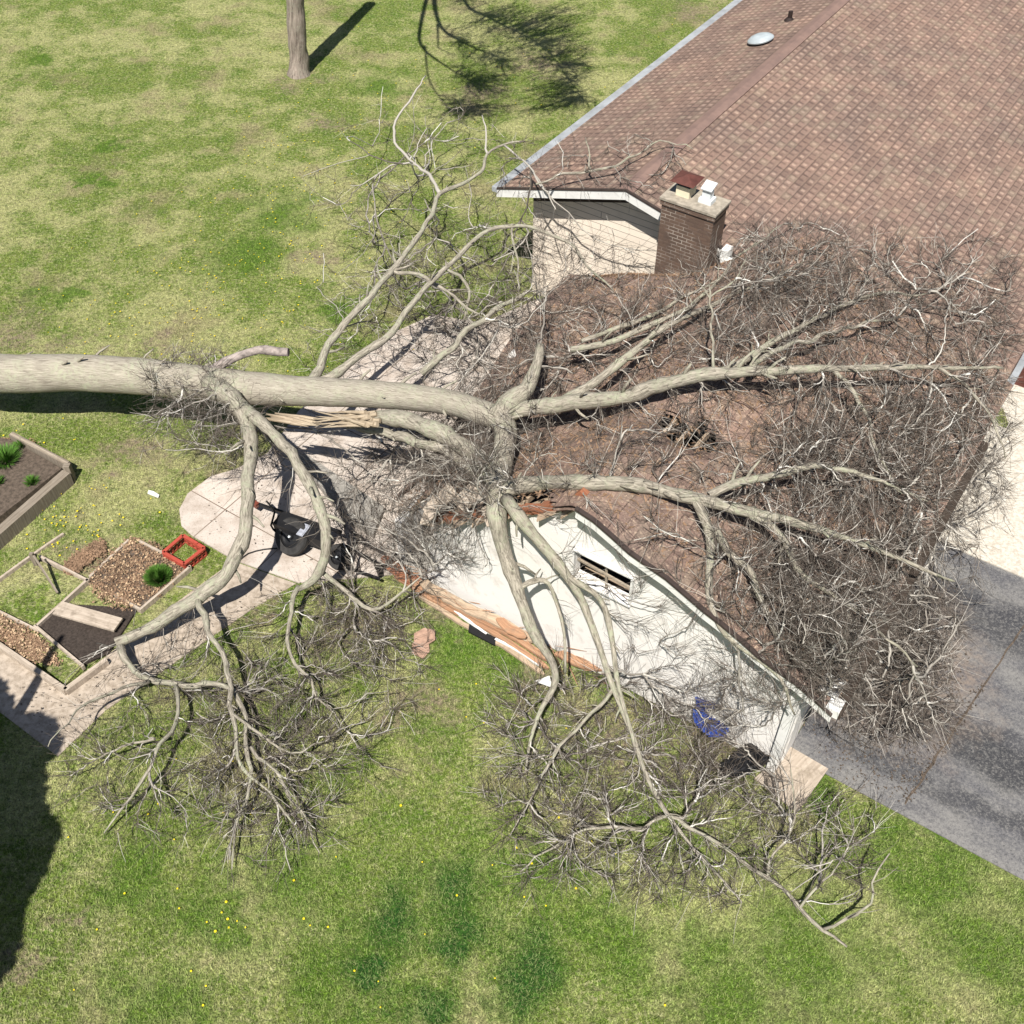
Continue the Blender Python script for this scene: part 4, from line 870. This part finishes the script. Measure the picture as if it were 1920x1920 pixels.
g = MB(); a_, b_ = P(520, 972, .55), P(610, 1005, .55); g.bar(a_, b_, .34, .06); g.bar(a_-ZV*.15, b_-ZV*.15, .3, .2); g.build('deck', MBLACK, cart)
g = MB(); q = P(566, 998, .63); dq = (b_-a_)/np.linalg.norm(b_-a_); g.box(P(569, 994, .6), (dq, np.cross(ZV, dq), ZV), (.14, .3, .02)); g.build('label_plate', MLABEL, cart)
g = MB(); g.bar(P(482, 944, .3), P(640, 998, .6), .05, .05); g.bar(P(640, 1020, .5), P(720, 1062, .35), .045, .045); g.bar(P(655, 1005, .5), P(712, 1032, .45), .03, .03); g.bar(P(720, 1062, .35), P(745, 1035, .6), .045, .045); g.bar(P(706, 1058, .3), P(715, 1080, .02), .08, .08); g.bar(P(640, 1060, .3), P(712, 1085, .3), .04, .04)
g.tube(catmull([np.append(P(500, 940, .3), .02), np.append(P(515, 960, .5), .02), np.append(P(508, 985, .45), .02), np.append(P(520, 1000, .3), .02)])[:, :3], [.02]*len(catmull([np.append(P(500, 940, .3), .02), np.append(P(515, 960, .5), .02), np.append(P(508, 985, .45), .02), np.append(P(520, 1000, .3), .02)])), 8)
g.build('frame', MBLACK, cart)
g = MB(); g.box(P(478, 945, .3), (AV, BV, ZV), (.16, .1, .1)); g.build('hitch', MRUST, cart)
g = MB(); c = catmull([np.append(P(448, 1052, .05), .014), np.append(P(465, 1038, .06), .014), np.append(P(495, 1030, .06), .014), np.append(P(520, 1028, .08), .014)]); g.tube(c[:, :3], c[:, 3], 6); tag(g.build('hose', MBLACK), 'short black hose lying on the pale concrete below the limb', 'hose')
g = MB(); g.prism([P(570, 848, .2), P(720, 950, .2), P(700, 1000, .2), P(640, 960, .2), P(562, 862, .2)][::-1], ZV*-.17); 
tag(g.build('stone_slab', MGREYB), 'flat grey slab on the patio below the torn fork', 'slab')
g = MB(); g.prism([P(1480, 1402, .0), P(1414, 1462, .0), P(1494, 1526, .0), P(1552, 1444, .0)], ZV*.05); tag(g.build('paving_pad', MPALEW), 'square tan pad on the lawn beside the driveway corner', 'pad')
g = MB()
for k in range(2): g.box(P(1465, 1385, .15), (AV, BV, ZV), (.22, .12, .3+.05*k))
tag(g.build('downspout_foot', MWHITE), 'small white broken downspout piece by the corner post', 'downspout')
# lumber torn off the wall foot
def lum(p, q, z0, z1, w_, h_, m, label, name='board'):
    g = MB(); p = P(p[0], p[1], z0); q = P(q[0], q[1], z1); d = q-p; L = np.linalg.norm(d); d = d/L; sdv = np.array([-d[1], d[0], 0]); sdv /= np.linalg.norm(sdv); n = max(6, int(L/.12)); R_ = random.Random(int(L*1000)); top = []
    for k in range(n+1):
        f = k/n; c = p+(q-p)*f+sdv*.02*math.sin(f*7+L)+ZV*.015*math.sin(f*11); e = (.25 if k in (0, n) else 1)*w_/2
        top.append((c+sdv*(e*R_.uniform(.7, 1.08)), c-sdv*(e*R_.uniform(.7, 1.08)), f*L))
    for k in range(n):
        a0, b0_, u0 = top[k]; a1, b1, u1 = top[k+1]
        g.face([a0, b0_, b1, a1], [(u0, 0), (u0, w_), (u1, w_), (u1, 0)]); g.face([a0, a1, a1-ZV*h_, a0-ZV*h_], [(u0, 0), (u1, 0), (u1, h_), (u0, h_)]); g.face([b1, b0_, b0_-ZV*h_, b1-ZV*h_], [(u1, 0), (u0, 0), (u0, h_), (u1, h_)])
    for k in (0, n): a0, b0_, _ = top[k]; g.face([a0, a0-ZV*h_, b0_-ZV*h_, b0_])
    return tag(g.build(name, m), label, 'board', 'torn boards along the garage wall')
lum((786, 1090), (1000, 1200), .34, .2, .22, .05, MLUMB, 'wide pale plywood strip against the garage wall foot', 'board')
lum((765, 1085), (1035, 1235), .22, .16, .13, .06, MORANGE, 'long orange board just below the pale strip')
lum((740, 1078), (1030, 1250), .14, .1, .1, .05, MORANGE, 'long reddish orange board, second from the lawn')
lum((850, 1146), (1010, 1246), .12, .08, .05, .05, MWHITE, 'thin white painted batten between the orange boards')
lum((780, 1112), (1022, 1262), .07, .06, .09, .05, MLUMB, 'outermost pale board lying along the lawn edge')
lum((715, 1045), (790, 1100), .3, .16, .3, .04, MREDW, 'short red brown split sheet at the left wall corner')
lum((1040, 1225), (1140, 1255), .2, .2, .2, .05, MORANGE, 'short orange offcut right of the wall limb foot')
lum((930, 1160), (985, 1195), .45, .4, .2, .03, MORANGE, 'small ragged orange splinter against the white wall')
lum((1090, 1228), (1230, 1300), .14, .1, .22, .05, MPALEW, 'pale broken board under twigs below the white wall')
g = MB(); g.prism([P(880, 1172, .05), P(930, 1198, .05), P(928, 1212, .05), P(878, 1186, .05)][::-1], ZV*.04); tag(g.build('rubber_mat', MBLACK), 'dark flat piece on the grass beside the torn boards', 'mat')
for i, (x, y, s, an, lb) in enumerate(((795, 1195, .22, .3, 'upper pinkish bark sheet on the grass below the torn boards'), (788, 1215, .2, 1.4, 'lower pinkish bark sheet on the grass, partly under the upper one'))):
    g = MB(); c = P(x, y, .05); u = np.array([math.cos(an), math.sin(an), .15]); v_ = np.array([-math.sin(an), math.cos(an), .1])
    pts = [c+u*s*a1+v_*s*b1 for a1, b1 in ((-1, -.5), (-.2, -.9), (.8, -.6), (1, .3), (.2, .8), (-.7, .6))]; g.prism(pts, ZV*.02); tag(g.build('bark_sheet', MPINK), lb, 'bark', 'loose bark sheets on the lawn')
g = MB(); g.prism([P(288, 922, .03), P(299, 929, .03), P(297, 934, .03), P(277, 926, .03), P(279, 920, .03)][::-1], ZV*.02); tag(g.build('wood_chip', MWHITE), 'small white splinter lying on the grass left of the patio', 'splinter')
g = MB(); g.prism([P(1003, 1278, .55), P(1030, 1268, .55), P(1036, 1290, .6)][::-1], ZV*.02); tag(g.build('torn_sheet', MWHITE), 'white triangular scrap caught at the foot of the wall limb', 'scrap')
g = MB(); g.tube([P(1264, 1246, .95), P(1260, 1300, .35)], [.022, .022], 8); tag(g.build('iron_rod', MSTEM), 'thin dark rod standing in front of the white wall', 'rod')
# crumpled blue tarp
def crumple(name, poly, z0, z1, m, label, cat, n=26, amp=.14):
    xs = [p[0] for p in poly]; ys = [p[1] for p in poly]; g = MB(); gx = np.linspace(min(xs), max(xs), n); gy = np.linspace(min(ys), max(ys), n); Z = {}
    for i in range(n):
        for j in range(n):
            f = mnoise.noise(Vector((gx[i]*.045, gy[j]*.045, 3)))+.6*mnoise.noise(Vector((gx[i]*.13, gy[j]*.13, 7))); Z[i, j] = P(gx[i]+6*f, gy[j], z0+(z1-z0)*(1-j/(n-1))+amp*(f+.6))
    for i in range(n-1):
        for j in range(n-1):
            if inside(poly, np.array([gx[i]]), np.array([gy[j]]))[0]: g.face([Z[i, j+1], Z[i+1, j+1], Z[i+1, j], Z[i, j]])
    o = g.build(name, m); md = o.modifiers.new('weld', 'WELD'); md.merge_threshold = .001; md = o.modifiers.new('thick', 'SOLIDIFY'); md.thickness = .006; return tag(o, label, cat)
crumple('blue_tarp', [(1302, 1290), (1325, 1272), (1342, 1285), (1338, 1320), (1325, 1335), (1345, 1350), (1365, 1362), (1360, 1382), (1330, 1382), (1305, 1358), (1298, 1335), (1306, 1315)], .62, .9, MBLUE, 'crumpled bright blue tarp half hidden under twigs', 'tarp')
crumple('black_tarp', [(1390, 1400), (1420, 1370), (1455, 1345), (1468, 1370), (1455, 1405), (1425, 1435), (1390, 1458), (1350, 1455), (1345, 1430)], .2, .35, MBLACK, 'crumpled black sheet under twigs left of the corner post', 'sheet', 24, .12)
# red brick planter and shrub at right edge
g = MB(); c = P(1935, 700, .3); g.box(c, (AV, BV, ZV), (.75, .5, .6)); tag(g.build('planter', MCAP), 'dark red planter box on the front walk by the eave', 'planter')
g = MB(); g.prism([P(1848, 745, .02), P(1880, 770, .02), P(1893, 806, .02), P(1872, 800, .02), P(1850, 775, .02)][::-1], ZV*.045); tag(g.build('lawn_strip', MLAWN), 'small green turf strip in the front walk', kind='structure')
# driveway joint
g = MB(); p0 = P(1697, 1508, .0255); p1 = P(1925, 1165, .0255); d = p1-p0; sdv = np.array([-d[1], d[0], 0])/np.linalg.norm(d); L = []
for k in range(61):
    f = k/60; c_ = p0+d*f+sdv*.03*mnoise.noise(Vector((f*14, 0, 0))); w_ = .012+.03*abs(mnoise.noise(Vector((f*25, 3, 0)))); L.append((c_-sdv*w_, c_+sdv*w_))
for k in range(60): g.face([L[k][0], L[k+1][0], L[k+1][1], L[k][1]][::-1])
tag(g.build('driveway_joint', MSOIL2), 'dirt filled seam across the driveway', kind='structure')

# ================================================================== GRASS AND FLOWERS
n_ = 420000
x = RNG.uniform(-60, 1980, n_); y = RNG.uniform(-60, 1980, n_); q = Parr(x, y, np.zeros(n_)); a = (q-C0) @ AV; b = (q-C0) @ BV
ok = ~((a > 3.1) & (a < 11.4) & (b > -8.6)) & ~((a > 11.2) & (b > -8.1)) & ~((a > .6) & (b > .4))
for poly in ([(1004, 562), (905, 605), (812, 590), (700, 640), (640, 700), (560, 770), (500, 850), (440, 880), (395, 893), (352, 925), (336, 955), (340, 985), (360, 1004), (440, 1050), (560, 1092), (640, 1085), (760, 1075), (1180, 640), (1080, 560)],
             [(-80, 1130), (-80, 1250), (0, 1335), (108, 1418), (200, 1330), (330, 1240), (475, 1140), (555, 1094), (437, 1052), (356, 1060), (260, 1010), (170, 1085), (118, 1130), (75, 1175)], [(22, 815), (125, 880), (-60, 1040), (-90, 800)]):
    ok &= ~inside(poly, x, y)
q = q[ok]; n_ = len(q); an = RNG.uniform(0, 2*math.pi, n_); h = RNG.uniform(.02, .07, n_); ln = RNG.uniform(.02, .07, n_)
side = np.stack([np.cos(an), np.sin(an), 0*an], 1)*.007; tip = q+np.stack([-np.sin(an)*ln, np.cos(an)*ln, h], 1)
V = np.stack([q-side, q+side, tip], 1).reshape(-1, 3)
tag(np_mesh('grass', V, np.arange(len(V)).reshape(-1, 3), MBLADE), 'short tufts of lawn grass', 'grass', kind='stuff')
Q = []
for (cx, cy, sx_, sy_, n) in ((450, 520, 130, 90, 150), (560, 320, 80, 60, 60), (620, 330, 90, 120, 70), (930, 150, 140, 60, 45), (40, 830, 50, 20, 14), (160, 960, 60, 30, 40), (120, 1000, 40, 20, 25), (560, 1680, 300, 120, 28), (1100, 1500, 200, 150, 18), (300, 600, 130, 50, 50), (350, 1480, 120, 40, 10), (1160, 40, 120, 40, 14), (700, 220, 60, 40, 15), (400, 1730, 40, 20, 6), (870, 1300, 40, 20, 3)):
    Q.append(np.stack([RNG.normal(cx, sx_, n), RNG.normal(cy, sy_, n)], 1))
Q = np.vstack(Q); Q = Q[(Q[:, 0] > -20) & (Q[:, 1] > -20)]; q = Parr(Q[:, 0], Q[:, 1], np.full(len(Q), .05)); a = (q-C0) @ AV; b = (q-C0) @ BV; q = q[~((a > -.3) & (b > -9))]
k6 = np.arange(6)*math.pi/3; ring = np.stack([np.cos(k6), np.sin(k6), 0*k6], 1)[None]*(RNG.uniform(.011, .022, (len(q), 1, 1))); V = (q[:, None]+ring).reshape(-1, 3)
tag(np_mesh('dandelions', V, np.arange(len(V)).reshape(-1, 6), MYEL), 'tiny yellow dandelion heads dotted over the lawn', 'flowers', kind='stuff')

# twig and leaf litter lying on the crushed roof and on the pale concrete
a = RNG.uniform(3.3, 11.6, 6000); b = np.minimum(RNG.uniform(-8.5, -.3, 6000), rear_edge(a)-.05); q = np.array([W(x_, y_, 0) for x_, y_ in zip(a, b)]); q[:, 2] = garage_z(a, b)+.012
an = RNG.uniform(0, 2*math.pi, len(q)); L = RNG.uniform(.02, .09, len(q)); u = np.stack([np.cos(an)*L, np.sin(an)*L, RNG.uniform(0, .03, len(q))], 1); w_ = np.stack([-np.sin(an), np.cos(an), 0*an], 1)*RNG.uniform(.006, .022, (len(q), 1))
V = np.stack([q-u-w_*.3, q-w_, q+u, q+w_], 1).reshape(-1, 3)
tag(np_mesh('roof_litter', V, np.arange(len(V)).reshape(-1, 4), MLEAF), 'dead leaves and bark bits strewn over the crushed garage roof', 'leaves', kind='stuff')

litter('driveway_litter', [[(1490, 1330), (1700, 1240), (1830, 1210), (1800, 1300), (1740, 1400), (1690, 1500), (1560, 1450)], [(1685, 1500), (1705, 1510), (1850, 1290), (1835, 1280)], [(1180, 1290), (1420, 1340), (1400, 1480), (1200, 1430)]], 1600, MSOIL2, .03, .02, 'leaf and bark bits scattered over the driveway below the branches', zr=.02)
litter('patio_litter', [[(400, 900), (640, 760), (760, 640), (1000, 590), (900, 900), (640, 1085), (380, 1000)], [(640, 1080), (780, 1130), (760, 1200), (620, 1180)], [(0, 1290), (200, 1260), (500, 1100), (540, 1100), (200, 1330), (100, 1400)]], 1100, MSOIL2, .05, .018, 'leaf and bark bits scattered over the patio and path', zr=.02)
for (x_, y_, l_) in ((40, 835, 'small green weed beside the near post of the tall bed'), (60, 905, 'low green seedling in the middle of the tall bed'), (-5, 905, 'green weed by the left edge in the tall bed')):
    clump('weed', x_, y_, .2, .16, 160, MLUSH, l_, 'plant', .18)
